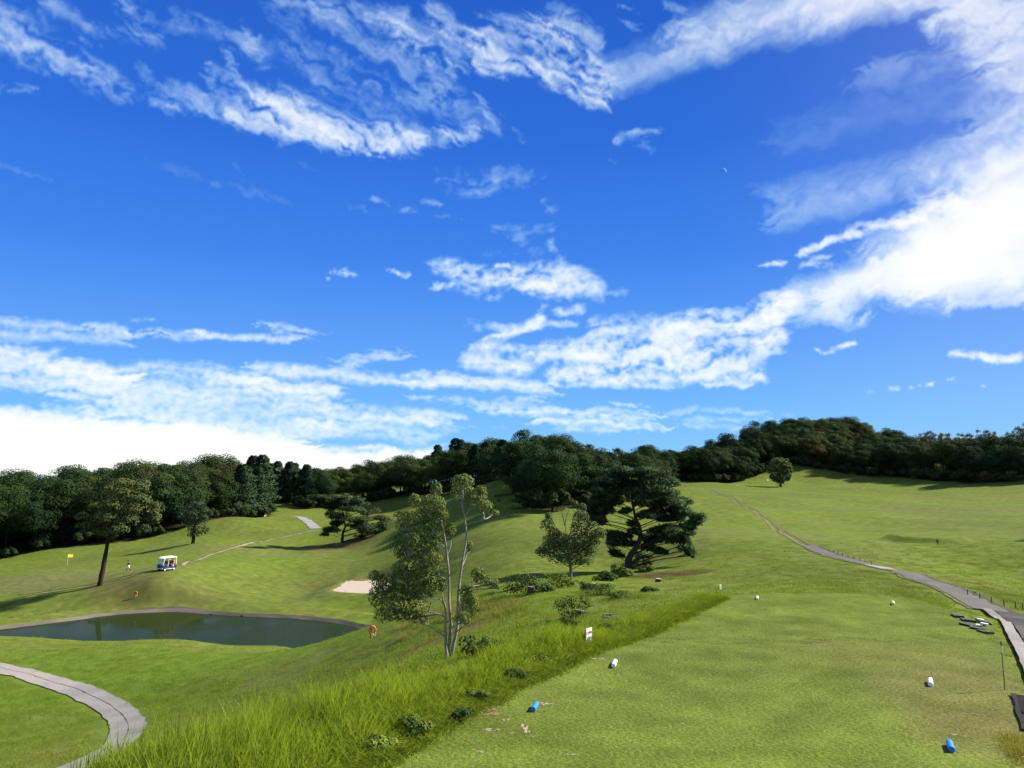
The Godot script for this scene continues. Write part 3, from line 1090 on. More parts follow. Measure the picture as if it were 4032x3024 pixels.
# pads and trunk are given as they show in the photograph, in metres from the foot; depth is spread round the trunk
func pine(o: Node3D, trunk: PackedVector3Array, r0: float, pads: Array, per_m2: float, long: float, leaf: Vector3, wood: Vector3) -> void:
	var ts := Shape.new()
	var wc := Color(wood.x, wood.y, wood.z)
	var pts := curve(trunk, 4)
	ts.tube(pts, taper(pts.size(), r0, r0 * 0.12), 10, wc, true, 0.14, 5)
	var cs := Shape.new()
	for p: Array in pads:
		var mid := Vector3(p[0], p[1], p[4] if p.size() > 4 else rng.randf_range(-1.0, 1.0) * (1.2 + absf(p[0]) * 0.25))
		var r := Vector3(p[2] * 1.15, p[3] * 1.38, p[2] * 1.05)
		for k in 5:
			var sub := mid + Vector3(rng.randf_range(-.7, .7) * p[2], rng.randf_range(-.8, .8) * p[3], rng.randf_range(-.9, .9) * p[2])
			pine_pad(cs, sub, Vector3(r.x * .6, r.y * .75, r.z * .6), int(per_m2 * r.x * r.z), long, leaf)
		var root := pts[0]
		for q in pts:
			if q.y < mid.y + 0.1 and absf(q.y - (mid.y - 0.3 - 0.22 * absf(mid.x - q.x))) < absf(root.y - (mid.y - 0.3 - 0.22 * absf(mid.x - root.x))):
				root = q
		var bend := root.lerp(mid, 0.45) + Vector3(0, rng.randf_range(-.15, .3), rng.randf_range(-.3, .3))
		var limb := curve(PackedVector3Array([root, bend, mid - Vector3(0, p[3] * .4, 0)]), 4)
		var thick := clampf(0.02 + 0.011 * root.distance_to(mid), 0.02, r0 * 0.4)
		ts.tube(limb, taper(limb.size(), thick, thick * .3), 6, wc, false, .12, rng.randi())
		for q in 6:
			var tip := mid + ball() * r * 0.85
			ts.tube(PackedVector3Array([limb[6], limb[6].lerp(tip, .5) + Vector3(0, .06, 0), tip]), PackedFloat32Array([thick * .35, thick * .22, .008]), 4, wc, false)
	one("trunk", ts.mesh(), bark_mat(), o)
	one("crown", cs.mesh(), leaf_mat(Color.WHITE, 0.12), o)

# ---------------------------------------------------------------- single trees

# Turns a mark in an enlarged piece of the photograph (its corner, 2.212 times enlarged) into metres from a tree's foot.
func mark(foot: Vector2, k: float, x: float, y: float) -> Vector2:
	return Vector2((x - foot.x) * k, (foot.y - y) * k)

func single_trees() -> void:
	# the big leaning pine
	rng.seed = 11
	var p := seen(2475, 2250, 50.0)
	var k := -p.z / FOCAL / 2.212
	var f := Vector2(1050, 1438)
	var o := thing("pine_tree", "large dark pine with a bent trunk standing beside a small round tree", "tree", p)
	var tr := PackedVector3Array([Vector3(0, -.5, 0)])
	for q: Array in [[1052, 1400], [1052, 1340], [1085, 1280], [1125, 1225], [1155, 1150], [1150, 1060], [1118, 985], [1095, 860], [1085, 740], [1095, 640]]:
		var m := mark(f, k, q[0], q[1])
		tr.append(Vector3(m.x, m.y, 0))
	var pads := []
	for q: Array in [[1080, 605, 150, 28], [930, 610, 90, 26], [1230, 615, 110, 30], [1350, 640, 70, 30], [1000, 680, 150, 34], [1180, 690, 160, 36], [1380, 700, 80, 34], [850, 690, 110, 22], [820, 760, 80, 24], [960, 760, 120, 30], [1280, 770, 140, 34], [1420, 780, 70, 30], [1120, 780, 110, 30],
			[800, 840, 90, 32], [920, 850, 110, 30], [740, 890, 60, 24], [860, 930, 120, 30], [1250, 860, 130, 32], [1420, 850, 110, 32], [1540, 860, 70, 26], [1350, 930, 130, 30], [1520, 940, 110, 30], [1640, 980, 60, 24], [1600, 1020, 70, 22], [1420, 1000, 110, 26], [780, 980, 100, 30], [720, 1000, 70, 26], [830, 1030, 70, 20],
			[1330, 1090, 100, 30], [1470, 1080, 110, 32], [1570, 1110, 60, 28], [920, 1130, 80, 26], [1000, 1160, 90, 26], [1090, 1110, 60, 24], [930, 1200, 60, 26], [1050, 1210, 80, 24], [1240, 1180, 110, 30], [1400, 1170, 100, 30], [1540, 1180, 80, 30], [1600, 1220, 40, 22], [1530, 1250, 70, 26], [1280, 1250, 90, 22], [1370, 1280, 70, 18], [1560, 1290, 30, 16], [930, 1280, 45, 22], [950, 1310, 50, 16], [1110, 1040, 50, 20], [1200, 960, 70, 20], [1010, 930, 60, 18]]:
		var m := mark(f, k, q[0], q[1])
		pads.append([m.x, m.y, q[2] * k, q[3] * k])
	pine(o, tr, 0.36, pads, 110.0, 0.28, Vector3(.052, .090, .040), Vector3(.12, .075, .052))

	# the spreading pine beyond the bunker
	rng.seed = 12
	p = seen(1348, 2138, 100.0)
	k = -p.z / FOCAL / 2.212
	f = Vector2(770, 975)
	o = thing("pine_tree", "spreading pine with level branch layers alone on the fairway above the bunker", "tree", p)
	tr = PackedVector3Array([Vector3(0, -.5, 0)])
	for q: Array in [[770, 930], [775, 880], [790, 840], [780, 780], [770, 720], [760, 650], [765, 600]]:
		var m := mark(f, k, q[0], q[1])
		tr.append(Vector3(m.x, m.y, 0))
	pads = []
	for q: Array in [[640, 585, 100, 12], [760, 590, 60, 16], [680, 630, 90, 18], [850, 620, 90, 18], [930, 640, 60, 18], [640, 680, 60, 22], [740, 680, 90, 24], [860, 680, 100, 22], [660, 740, 60, 26], [760, 750, 70, 24], [1020, 700, 55, 14], [960, 720, 60, 18], [700, 800, 70, 22], [920, 780, 110, 20], [1060, 770, 70, 18], [1120, 790, 45, 16], [640, 880, 60, 16], [690, 850, 60, 18], [1010, 830, 90, 22], [1100, 830, 55, 20], [960, 870, 70, 20], [1060, 890, 70, 22], [1090, 940, 40, 16], [920, 920, 40, 14], [620, 900, 40, 10], [850, 840, 60, 14], [1130, 870, 30, 14]]:
		var m := mark(f, k, q[0], q[1])
		pads.append([m.x, m.y, q[2] * k, q[3] * k])
	pine(o, tr, 0.32, pads, 24.0, 0.45, Vector3(.050, .080, .036), Vector3(.07, .05, .04))

	# the thin three-stemmed tree on the bank by the tee
	rng.seed = 13
	p = seen(1768, 2592, 12.0)
	k = -p.z / FOCAL / 2.212
	f = Vector2(1698, 1969)
	o = thing("slender_tree", "thin pale-barked tree with three stems and sparse olive leaves on the bank by the tee", "tree", p)
	var stems := []
	for st: Array in [[[1692, 1985], [1690, 1900], [1708, 1700], [1690, 1500], [1688, 1300], [1668, 1120], [1650, 980], [1618, 860], [1595, 760]], [[1715, 1985], [1735, 1850], [1765, 1700], [1770, 1450], [1795, 1220], [1832, 1000], [1828, 870], [1800, 700], [1795, 540]], [[1680, 1980], [1668, 1850], [1665, 1700], [1662, 1560], [1610, 1480]], [[1832, 870], [1880, 845], [1960, 830], [2040, 780]], [[1690, 1330], [1600, 1300], [1500, 1270], [1400, 1250]], [[1662, 1640], [1560, 1600], [1420, 1590], [1300, 1600]], [[1662, 1560], [1640, 1500], [1520, 1480], [1380, 1480]], [[1770, 1450], [1830, 1400], [1900, 1340], [1990, 1350]]]:
		var pts := PackedVector3Array()
		var z0 := rng.randf_range(-.15, .15)
		for q: Array in st:
			var m := mark(f, k, q[0], q[1])
			pts.append(Vector3(m.x, m.y, z0 + rng.randf_range(-.04, .04)))
		var big: bool = st[0][1] > 1900
		stems.append([pts, (0.058 if big else 0.024) * k / .0036, (0.016 if big else 0.008) * k / .0036])
	var lobes := []
	for q: Array in [[1810, 500, 75, 55], [1800, 590, 90, 50], [1955, 600, 45, 55], [1900, 660, 90, 50], [1990, 700, 60, 40], [2060, 770, 45, 25], [1575, 570, 40, 55], [1480, 690, 100, 60], [1400, 650, 40, 45], [1560, 690, 80, 60], [1290, 790, 80, 35], [1330, 860, 70, 55], [1480, 790, 80, 60], [1500, 900, 120, 60], [1620, 780, 60, 60], [1690, 930, 40, 60], [1250, 1040, 80, 70], [1340, 1000, 90, 70], [1400, 1110, 110, 70], [1290, 1130, 70, 50], [1500, 1020, 100, 60], [1470, 1200, 130, 70], [1350, 1220, 100, 60], [1330, 1300, 100, 60], [1450, 1310, 100, 60], [1060, 1320, 60, 50], [1130, 1370, 80, 60], [1200, 1420, 110, 60], [1300, 1450, 130, 60], [1090, 1450, 60, 60], [1420, 1420, 120, 60], [1230, 1520, 130, 50], [1380, 1530, 110, 50], [1530, 1390, 70, 60], [1180, 1600, 80, 45], [1300, 1610, 110, 45], [1420, 1640, 80, 40], [1940, 1260, 45, 45], [1990, 1310, 60, 35], [2050, 1360, 50, 30], [2100, 1390, 30, 18], [1850, 1430, 55, 60], [1850, 1540, 55, 70], [1820, 1620, 50, 50], [1900, 1500, 40, 50], [1620, 1370, 40, 40], [1850, 1060, 30, 40], [1580, 1130, 60, 40]]:
		var m := mark(f, k, q[0], q[1])
		var r := Vector3(q[2] * k, q[3] * k, q[2] * k * .9)
		lobes.append([Vector3(m.x, m.y, rng.randf_range(-.6, .6)), r * 1.35, int(270 * r.x * r.y / .04) + 40])
	grow(o, stems, lobes, 0.066, Vector3(.105, .142, .034), Vector3(.52, .47, .40), .5)

	# the small tree with pale dead twigs on top
	rng.seed = 14
	p = seen(2247, 2292, 30.0)
	k = -p.z / FOCAL / 2.212
	f = Vector2(548, 1550)
	o = thing("young_tree", "small round-headed tree with bare pale twigs on top and a straight trunk", "tree", p)
	stems = []
	for st: Array in [[[550, 1570], [548, 1450], [540, 1380], [530, 1280], [520, 1180]], [[520, 1180], [505, 1080], [520, 990], [560, 900]], [[530, 1200], [560, 1090], [575, 1000], [620, 950], [640, 930]], [[525, 1220], [450, 1130], [410, 1060], [370, 960]], [[505, 1080], [480, 980], [478, 910], [530, 880]], [[575, 1030], [600, 1020], [640, 1000]]]:
		var pts := PackedVector3Array()
		for q: Array in st:
			var m := mark(f, k, q[0], q[1])
			pts.append(Vector3(m.x, m.y, rng.randf_range(-.08, .08)))
		stems.append([pts, 0.11 if st[0][1] > 1500 else 0.035, 0.045 if st[0][1] > 1500 else 0.012])
	lobes = []
	for q: Array in [[540, 1290, 110, 80], [430, 1260, 90, 70], [650, 1280, 90, 70], [350, 1290, 70, 55], [300, 1300, 50, 35], [730, 1290, 60, 50], [480, 1200, 90, 60], [600, 1200, 100, 60], [700, 1180, 80, 60], [780, 1150, 60, 50], [820, 1140, 45, 40], [380, 1200, 70, 50], [350, 1080, 55, 55], [360, 1000, 30, 40], [620, 1090, 70, 60], [640, 1010, 60, 60], [650, 930, 40, 40], [720, 1080, 60, 40], [450, 1350, 90, 40], [560, 1360, 100, 45], [660, 1370, 70, 35], [760, 1220, 50, 40], [590, 890, 30, 25], [410, 1140, 50, 40]]:
		var m := mark(f, k, q[0], q[1])
		var r := Vector3(q[2] * k, q[3] * k, q[2] * k)
		lobes.append([Vector3(m.x, m.y, rng.randf_range(-.7, .7)), r * 1.15, int(360 * r.x * r.y / .25) + 60])
	grow(o, stems, lobes, 0.12, Vector3(.066, .092, .034), Vector3(.30, .27, .22), .3)

	# the tall tree left of the pond
	rng.seed = 15
	p = seen(393, 2305, 80.0)
	k = -p.z / FOCAL / 2.212
	f = Vector2(870, 1338)
	o = thing("tall_tree", "tall leaning tree with a bare dark trunk and broad crown beyond the pond", "tree", p)
	tr = PackedVector3Array([Vector3(0, -.5, 0)])
	for q: Array in [[875, 1290], [890, 1180], [905, 1060], [918, 950], [935, 840], [960, 720], [1000, 600]]:
		var m := mark(f, k, q[0], q[1])
		tr.append(Vector3(m.x, m.y, 0))
	lobes = []
	for q: Array in [[1000, 480, 110, 50], [1100, 490, 90, 55], [930, 530, 80, 45], [1190, 520, 70, 45], [1060, 570, 130, 60], [1180, 620, 110, 60], [1270, 690, 70, 55], [1140, 700, 130, 60], [1000, 670, 120, 60], [900, 640, 100, 50], [820, 680, 100, 55], [740, 690, 70, 45], [700, 760, 60, 40], [840, 760, 110, 55], [960, 770, 120, 60], [1110, 790, 110, 55], [1240, 780, 80, 60], [1290, 740, 50, 50], [800, 830, 80, 40], [940, 850, 90, 45], [1090, 860, 90, 40], [1200, 850, 60, 40], [880, 880, 60, 40], [960, 900, 50, 30]]:
		var m := mark(f, k, q[0], q[1])
		var r := Vector3(q[2] * k, q[3] * k, q[2] * k)
		lobes.append([Vector3(m.x, m.y, rng.randf_range(-2.6, 2.6)), r, int(260 * r.x * r.y)])
	grow(o, [[tr, 0.42, 0.12]], lobes, 0.30, Vector3(.062, .084, .028), Vector3(.075, .058, .048), .28)

	# the bushy one above the cart
	rng.seed = 16
	p = seen(760, 2140, 80.0)
	k = -p.z / FOCAL / 2.212
	f = Vector2(1680, 972)
	o = thing("bushy_tree", "small bushy tree with a thick short trunk on the grass uphill of the cart", "tree", p)
	lobes = []
	for q: Array in [[1690, 650, 80, 40], [1620, 690, 60, 45], [1760, 700, 55, 50], [1690, 730, 90, 50], [1600, 750, 45, 40], [1780, 760, 40, 40], [1700, 800, 80, 45], [1650, 860, 40, 40], [1720, 870, 60, 45], [1770, 860, 35, 35], [1680, 900, 50, 25], [1640, 790, 50, 40]]:
		var m := mark(f, k, q[0], q[1])
		var r := Vector3(q[2] * k, q[3] * k, q[2] * k)
		lobes.append([Vector3(m.x, m.y, rng.randf_range(-1.3, 1.3)), r, int(190 * r.x * r.y)])
	grow(o, [[PackedVector3Array([Vector3(0, -.5, 0), Vector3(.05, 1.0, 0), Vector3(.2, 3.5, 0)]), 0.5, 0.2]], lobes, 0.32, Vector3(.040, .060, .030), Vector3(.09, .07, .055), .25)

	# the egg-shaped one by the far green
	rng.seed = 17
	p = seen(3074, 1917, 120.0)
	k = -p.z / FOCAL
	o = thing("egg_shaped_tree", "egg-shaped clipped tree alone beside the yellow flag on the upper green", "tree", p)
	lobes = []
	for q in 90:
		var yy := rng.randf()
		var ring := 47.0 * sqrt(maxf(0.02, 1.0 - pow((yy - .48) / .56, 2.0)))
		var a := rng.randf() * TAU
		lobes.append([Vector3(cos(a) * (ring - 8.0), 20.0 + 94.0 * yy, sin(a) * (ring - 8.0)) * k, Vector3(10, 8, 10) * k, 90])
	for yy in [45.0, 65.0, 88.0]:
		lobes.append([Vector3(0, yy, 0) * k, Vector3(34, 24, 34) * k, 500])
	grow(o, [[PackedVector3Array([Vector3(0, -.4, 0), Vector3(0, 1.2, 0), Vector3(0, 5, 0)]), 0.45, 0.25]], lobes, 0.42, Vector3(.075, .10, .034), Vector3(.07, .055, .045), .3, false)
	var guard := thing("tree_guard", "low wooden guard rails round the egg-shaped tree", "guard", p)
	var gm := paint(.30, .27, .22)
	for a in 4:
		var c := Vector3(1.3, 0, 0).rotated(Vector3.UP, a * PI / 2 + .7)
		var c2 := Vector3(1.3, 0, 0).rotated(Vector3.UP, (a + 1) * PI / 2 + .7)
		var y0 := ground_y(p.x + c.x, p.z + c.z) - p.y
		var s := Shape.new()
		s.tube(PackedVector3Array([c + Vector3(0, y0 - .3, 0), c + Vector3(0, y0 + 1.3, 0)]), PackedFloat32Array([.06, .06]), 8, Color.WHITE)
		one("post", s.mesh(), gm, guard)
		s = Shape.new()
		s.tube(PackedVector3Array([c + Vector3(0, y0 + 1.1, 0), c2 + Vector3(0, y0 + 1.1, 0)]), PackedFloat32Array([.04, .04]), 8, Color.WHITE)
		one("rail", s.mesh(), gm, guard)

# ---------------------------------------------------------------- the woods

func zone(list: Array) -> PackedVector2Array:
	var out := PackedVector2Array()
	for q: Array in list:
		var r := ray(q[0], 1900)
		out.append(Vector2(r.x / -r.z * q[1], -q[1]))
	return out

var wood_zones: Array[PackedVector2Array] = []

func make_zones() -> void:
	wood_zones = [
		zone([[-1000, 172], [-420, 166], [0, 165], [250, 172], [480, 174], [700, 180], [880, 190], [1010, 203], [1060, 216], [1060, 262], [500, 236], [0, 226], [-1000, 206]]),
		zone([[1060, 262], [1200, 240], [1330, 246], [1500, 248], [1640, 244], [1800, 232], [1960, 215], [2050, 215], [2050, 262], [1700, 300], [1350, 318], [1060, 300]]),
		zone([[2020, 131], [2150, 126], [2300, 128], [2440, 140], [2500, 152], [2570, 196], [2600, 236], [2640, 266], [2640, 285], [2400, 225], [2200, 205], [2060, 215], [2020, 182], [1985, 156], [1995, 140]]),
		zone([[2530, 262], [2640, 268], [2800, 268], [2880, 276], [2990, 292], [3130, 302], [3260, 292], [3420, 276], [3600, 262], [3800, 240], [4032, 226], [4250, 214], [4250, 262], [3800, 305], [3500, 345], [3300, 356], [3100, 350], [2900, 325], [2530, 310]]),
	]

func in_woods(x: float, z: float) -> bool:
	for q in wood_zones:
		if Geometry2D.is_point_in_polygon(Vector2(x, z), q):
			return true
	return false

func woods() -> void:
	var dark := Vector3(.025, .046, .020)
	var green := Vector3(.035, .060, .021)
	var olive := Vector3(.062, .090, .023)
	var rust := Vector3(.054, .050, .024)
	var protos: Array[Node3D] = [
		wood_tree("broadleaf_tree", 41, 11.5, 9.5, 0.6, 30, 11000, .29, dark),
		wood_tree("broadleaf_tree", 42, 10.5, 8.5, 0.5, 26, 9500, .29, green),
		wood_tree("broadleaf_tree", 43, 12.0, 10.5, 0.7, 34, 12500, .29, green),
		wood_tree("broadleaf_tree", 44, 11.0, 9.5, 0.5, 28, 11000, .28, olive),
		wood_tree("broadleaf_tree", 45, 10.0, 9.0, 0.6, 24, 9000, .29, rust),
		wood_tree("broadleaf_tree", 46, 11.0, 8.5, 0.5, 28, 9500, .29, dark),
	]
	var cones: Array[Node3D] = [cone_tree("conifer", 47, 13.0, 7.0, 5200, Vector3(.027, .050, .026)), cone_tree("conifer", 48, 12.0, 6.2, 4600, Vector3(.029, .053, .027))]
	var bam := bamboo("bamboo_clump", 49, 12.0, Vector3(.070, .088, .034))
	var bare := wood_tree("bare_tree", 50, 11.0, 9.0, 2.0, 22, 1500, .34, Vector3(.095, .066, .058), Vector3(.12, .09, .08))
	var wood_pine := thing("wood_pine", "pine", "tree")
	rng.seed = 51
	var pads := []
	for q in 30:
		var y := rng.randf_range(3.0, 11.0)
		var reach := 4.6 * (1.15 - absf(y - 6.0) / 7.5)
		pads.append([rng.randf_range(-1, 1) * reach, y, rng.randf_range(.8, 1.7), rng.randf_range(.25, .45), rng.randf_range(-1, 1) * reach])
	pine(wood_pine, PackedVector3Array([Vector3(0, -.4, 0), Vector3(.3, 3, 0), Vector3(-.2, 7, .2), Vector3(.1, 11, 0)]), .3, pads, 18.0, .5, Vector3(.042, .068, .034), Vector3(.08, .06, .045))
	var tints: Array[StandardMaterial3D] = [leaf_mat(Color(1, 1, 1), .25), leaf_mat(Color(.86, .92, .9), .25), leaf_mat(Color(.92, .97, .86), .25), leaf_mat(Color(.84, .86, .82), .25), leaf_mat(Color(1, 1, .86), .25)]
	var used := {}
	var names := ["at the edge of the wood left of the pond", "in the low wood behind the far green", "on the wooded knoll in the middle", "on the wooded hill behind the upper green"]
	var kinds := ["dark green broadleaf tree", "mid green broadleaf tree", "wide mid green broadleaf tree", "olive green broadleaf tree", "rust brown broadleaf tree", "deep green broadleaf tree"]
	rng.seed = 52
	for zi in 4:
		var poly := wood_zones[zi]
		var lo := poly[0]
		var hi := poly[0]
		for q in poly:
			lo = lo.min(q)
			hi = hi.max(q)
		var step: float = [8.6, 7.2, 6.6, 7.6][zi]
		var z := hi.y
		var row := 0
		while z > lo.y:
			var x := lo.x + (step * .5 if row % 2 else 0.0)
			while x < hi.x:
				var q := Vector2(x + rng.randf_range(-.3, .3) * step, z + rng.randf_range(-.3, .3) * step)
				x += step
				if not Geometry2D.is_point_in_polygon(q, poly):
					continue
				var px := 2016.0 + FOCAL * q.x / -q.y
				if px < -960 or px > 4330:
					continue
				var src: Node3D
				var what := ""
				var roll := rng.randf()
				var size := rng.randf_range(.82, 1.14)
				if zi == 0 and px > 960 or zi == 1 and px < 1230:
					src = cones[row % 2]
					what = "dark narrow conifer"
				elif zi == 3 and px > 3600 and q.y < -242 - (4032 - px) * .085:
					src = bam
					what = "feathery pale bamboo clump"
					size *= 1.12
				elif zi == 2 and px > 2280 and roll < .3:
					src = wood_pine
					what = "layered dark pine"
				elif zi == 2 and px < 2200 and q.y < -180:
					src = bare
					what = "purplish half-bare tree"
				elif zi == 1 and px > 1700 and roll < .4:
					src = cones[row % 2]
					what = "dark narrow conifer"
				else:
					var pick := int(rng.randf() * 6.0)
					if zi == 0: pick = [0, 3, 2, 1, 4, 5][pick] if px > 320 else [0, 4, 1, 5, 2, 5][pick]
					elif zi == 1: pick = [0, 1, 2, 1, 3, 2][pick]
					elif zi == 2: pick = [0, 5, 1, 2, 0, 5][pick]
					elif px > 3150 and q.y < -296: pick = [3, 4, 1, 4, 2, 3][pick]
					else: pick = [0, 5, 1, 2, 0, 5][pick]
					src = protos[pick]
					what = kinds[pick]
				if zi == 0:
					size *= 1.15 if cones.has(src) else (1.36 if px > 260 else 1.27)
				elif zi == 2:
					size *= .82
				var lab: String = what + " " + names[zi]
				var g: String = "trees " + names[zi]
				var spot_ := ground(q.x, q.y)
				var sc := Vector3(size * rng.randf_range(.92, 1.08), size, size * rng.randf_range(.92, 1.08))
				var o: Node3D
				if not used.has(src):
					used[src] = true
					o = src
					o.position = spot_
					o.rotation.y = rng.randf() * TAU
					o.scale = sc
					o.set_meta("label", lab)
					o.set_meta("group", g)
				else:
					o = copy_of(src, spot_, rng.randf() * TAU, sc, lab, g)
				if src != bam and src != wood_pine and not cones.has(src):
					(o.get_node("crown") as MeshInstance3D).material_override = tints[rng.randi() % 5]
			z -= step * .87
			row += 1
	for q: Array in [[50, -46, 1.1, 0], [58, -56, 1.25, 2], [60, -66, 1.15, 1], [68, -77, 1.3, 5]]:
		copy_of(protos[q[3]], ground(q[0], q[1]), q[0], Vector3.ONE * q[2], "broad shade tree beside the right-hand fairway", "shade trees right of the fairway")
	var shrub := wood_tree("undergrowth_shrub", 53, 3.6, 4.6, 0.0, 16, 2600, .34, Vector3(.032, .052, .022))
	rng.seed = 54
	var first := true
	for zi in 4:
		var poly := wood_zones[zi]
		for k in [8, 6, 8, 11][zi]:
			var a := poly[k]
			var b := poly[k + 1]
			var n := int(a.distance_to(b) / 4.2)
			for q in n:
				var e := a.lerp(b, (q + rng.randf_range(.2, .8)) / n) + Vector2(0, -1.5)
				var sc := rng.randf_range(.6, 1.15)
				var g: String = "undergrowth " + names[zi]
				var lab: String = "low rounded shrub under the trees " + names[zi]
				if first:
					shrub.position = ground(e.x, e.y)
					shrub.set_meta("label", lab)
					shrub.set_meta("group", g)
					shrub.set_meta("category", "shrub")
					first = false
				else:
					copy_of(shrub, ground(e.x, e.y), rng.randf() * TAU, Vector3(sc, sc, sc), lab, g)
	for pr: Node3D in protos + cones + [bam, bare, wood_pine]:
		if not used.has(pr):
			pr.free()

# ---------------------------------------------------------------- water, paths, sand

func poly_mesh(poly: PackedVector2Array, y: float, uv_size: Vector2, lo: Vector2) -> ArrayMesh:
	var idx := Geometry2D.triangulate_polygon(poly)
	var st := SurfaceTool.new()
	st.begin(Mesh.PRIMITIVE_TRIANGLES)
	for k in range(0, idx.size(), 3):
		var a := poly[idx[k]]
		var b := poly[idx[k + 1]]
		var c := poly[idx[k + 2]]
		var order := [a, b, c] if (b - a).cross(c - a) > 0.0 else [a, c, b]
		for p: Vector2 in order:
			st.set_normal(Vector3.UP)
			st.set_uv((p - lo) / uv_size)
			st.add_vertex(Vector3(p.x, y, p.y))
	st.generate_tangents()
	return st.commit()

func make_pond() -> void:
	var lo := pond[0]
	var hi := pond[0]
	for p in pond:
		lo = lo.min(p)
		hi = hi.max(p)
	var wide := PackedVector2Array()
	for p in Geometry2D.offset_polygon(pond, 0.35)[0]:
		wide.append(p)
	# ripples: strong where the breeze touches the right half, nearly none on the left
	var w := 1024
	var h := 512
	var a := fbm(401, 1.0, 3)
	var b := fbm(402, 1.0, 3)
	var gust := fbm(403, 0.12, 2)
	var size := hi - lo
	var field := PackedFloat32Array()
	field.resize(w * h)
	for j in h:
		for i in w:
			var x := i / float(w) * size.x
			var z := j / float(h) * size.y
			var k := 0.012 + 0.15 * smooth(0.46, 0.8, i / float(w) + gust.get_noise_2d(x, z) * 0.22)
			field[j * w + i] = k * (a.get_noise_2d(x * 1.5, z * 2.4) * 0.06 + b.get_noise_2d(x * 4.0, z * 5.0) * 0.022)
	var img := Image.create(w, h, false, Image.FORMAT_RGB8)
	var sx := size.x / w
	var sz := size.y / h
	for j in h:
		for i in w:
			var gx := (field[j * w + (i + 1) % w] - field[j * w + i]) / sx
			var gz := (field[((j + 1) % h) * w + i] - field[j * w + i]) / sz
			var n := Vector3(-gx, gz, 1.0).normalized()
			img.set_pixel(i, j, Color(n.x * .5 + .5, n.y * .5 + .5, n.z * .5 + .5))
	var m := paint(.016, .026, .008, 0.03, 0.04)
	m.normal_enabled = true
	m.normal_texture = ImageTexture.create_from_image(img)
	m.normal_scale = 1.0
	one("pond_water", poly_mesh(wide, WATER, size, lo), m).set_meta("kind", "structure")
	# the bare rim along the shore
	var s := Shape.new()
	rng.seed = 71
	var n := pond.size()
	var rim_noise := fbm(404, 0.35, 3)
	for k in n + 1:
		var p := pond[k % n]
		var dir := (pond[(k + 1) % n] - pond[(k + n - 1) % n]).normalized()
		var out := Vector2(-dir.y, dir.x)
		if Geometry2D.is_point_in_polygon(p + out * 0.5, pond):
			out = -out
		var width := 0.75 + 0.3 * rim_noise.get_noise_2d(p.x * 3.0, p.y * 3.0) + (0.1 if p.y < -88.0 else -0.3)
		for q in 4:
			var f := [-0.5, 0.05, 0.55, 1.0][q] as float
			var e := p + out * (f * width + (0.12 * rng.randf_range(-1, 1) if q > 0 else 0.0))
			var y := [WATER - 0.3, WATER + 0.14, WATER + 0.30, 0.0][q] as float
			if q == 3:
				y = ground_y(e.x, e.y) + 0.02
			else:
				y = maxf(y, ground_y(e.x, e.y) + 0.02) if q > 0 else y
			s.v.append(Vector3(e.x, y, e.y))
			s.n.append(Vector3(-out.x * .4, .9, -out.y * .4).normalized())
			var g := 0.12 + 0.08 * rim_noise.get_noise_2d(p.x * 5.0, p.y * 5.0 + q * 9.0) + (0.06 if p.x < -38.0 else 0.0)
			if q == 3:
				g *= 0.45
			s.c.append(Color(g * 1.08, g * 0.98, g * 0.84))
	for k in n:
		var along := (pond[(k + 1) % n] - pond[k]).normalized()
		var away := Vector2(-along.y, along.x)
		if Geometry2D.is_point_in_polygon(pond[k] + away * 0.5, pond):
			away = -away
		if away.y > 0.2:
			continue
		for q in 3:
			var o := k * 4 + q
			var nn := (s.v[o + 4] - s.v[o]).cross(s.v[o + 1] - s.v[o])
			if nn.y > 0.0:
				s.t.append_array([o, o + 1, o + 4, o + 1, o + 5, o + 4])
			else:
				s.t.append_array([o, o + 4, o + 1, o + 1, o + 4, o + 5])
	one("pond_bank", s.mesh(), rough_mat(411)).set_meta("kind", "structure")

func rough_mat(seed_: int, scale := 0.5) -> StandardMaterial3D:
	var m := StandardMaterial3D.new()
	m.vertex_color_use_as_albedo = true
	m.albedo_texture = mottle(seed_, 0.05, 6, 0.55, 1.0, 512)
	m.uv1_triplanar = true
	m.uv1_world_triplanar = true
	m.uv1_scale = Vector3.ONE * scale
	m.roughness = 0.95
	m.metallic_specular = 0.2
	return m

func line_of(pixels: Array, from := 8.0, step := 0.5) -> PackedVector2Array:
	var raw := PackedVector2Array()
	for p: Array in pixels:
		var q := seen(p[0], p[1], from)
		raw.append(Vector2(q.x, q.z))
	var out := PackedVector2Array()
	for i in raw.size() - 1:
		var n := maxi(2, int(raw[i].distance_to(raw[i + 1]) / step))
		for k in n:
			out.append(raw[i].cubic_interpolate(raw[i + 1], raw[maxi(i - 1, 0)], raw[mini(i + 2, raw.size() - 1)], k / float(n)))
	out.append(raw[raw.size() - 1])
	return out

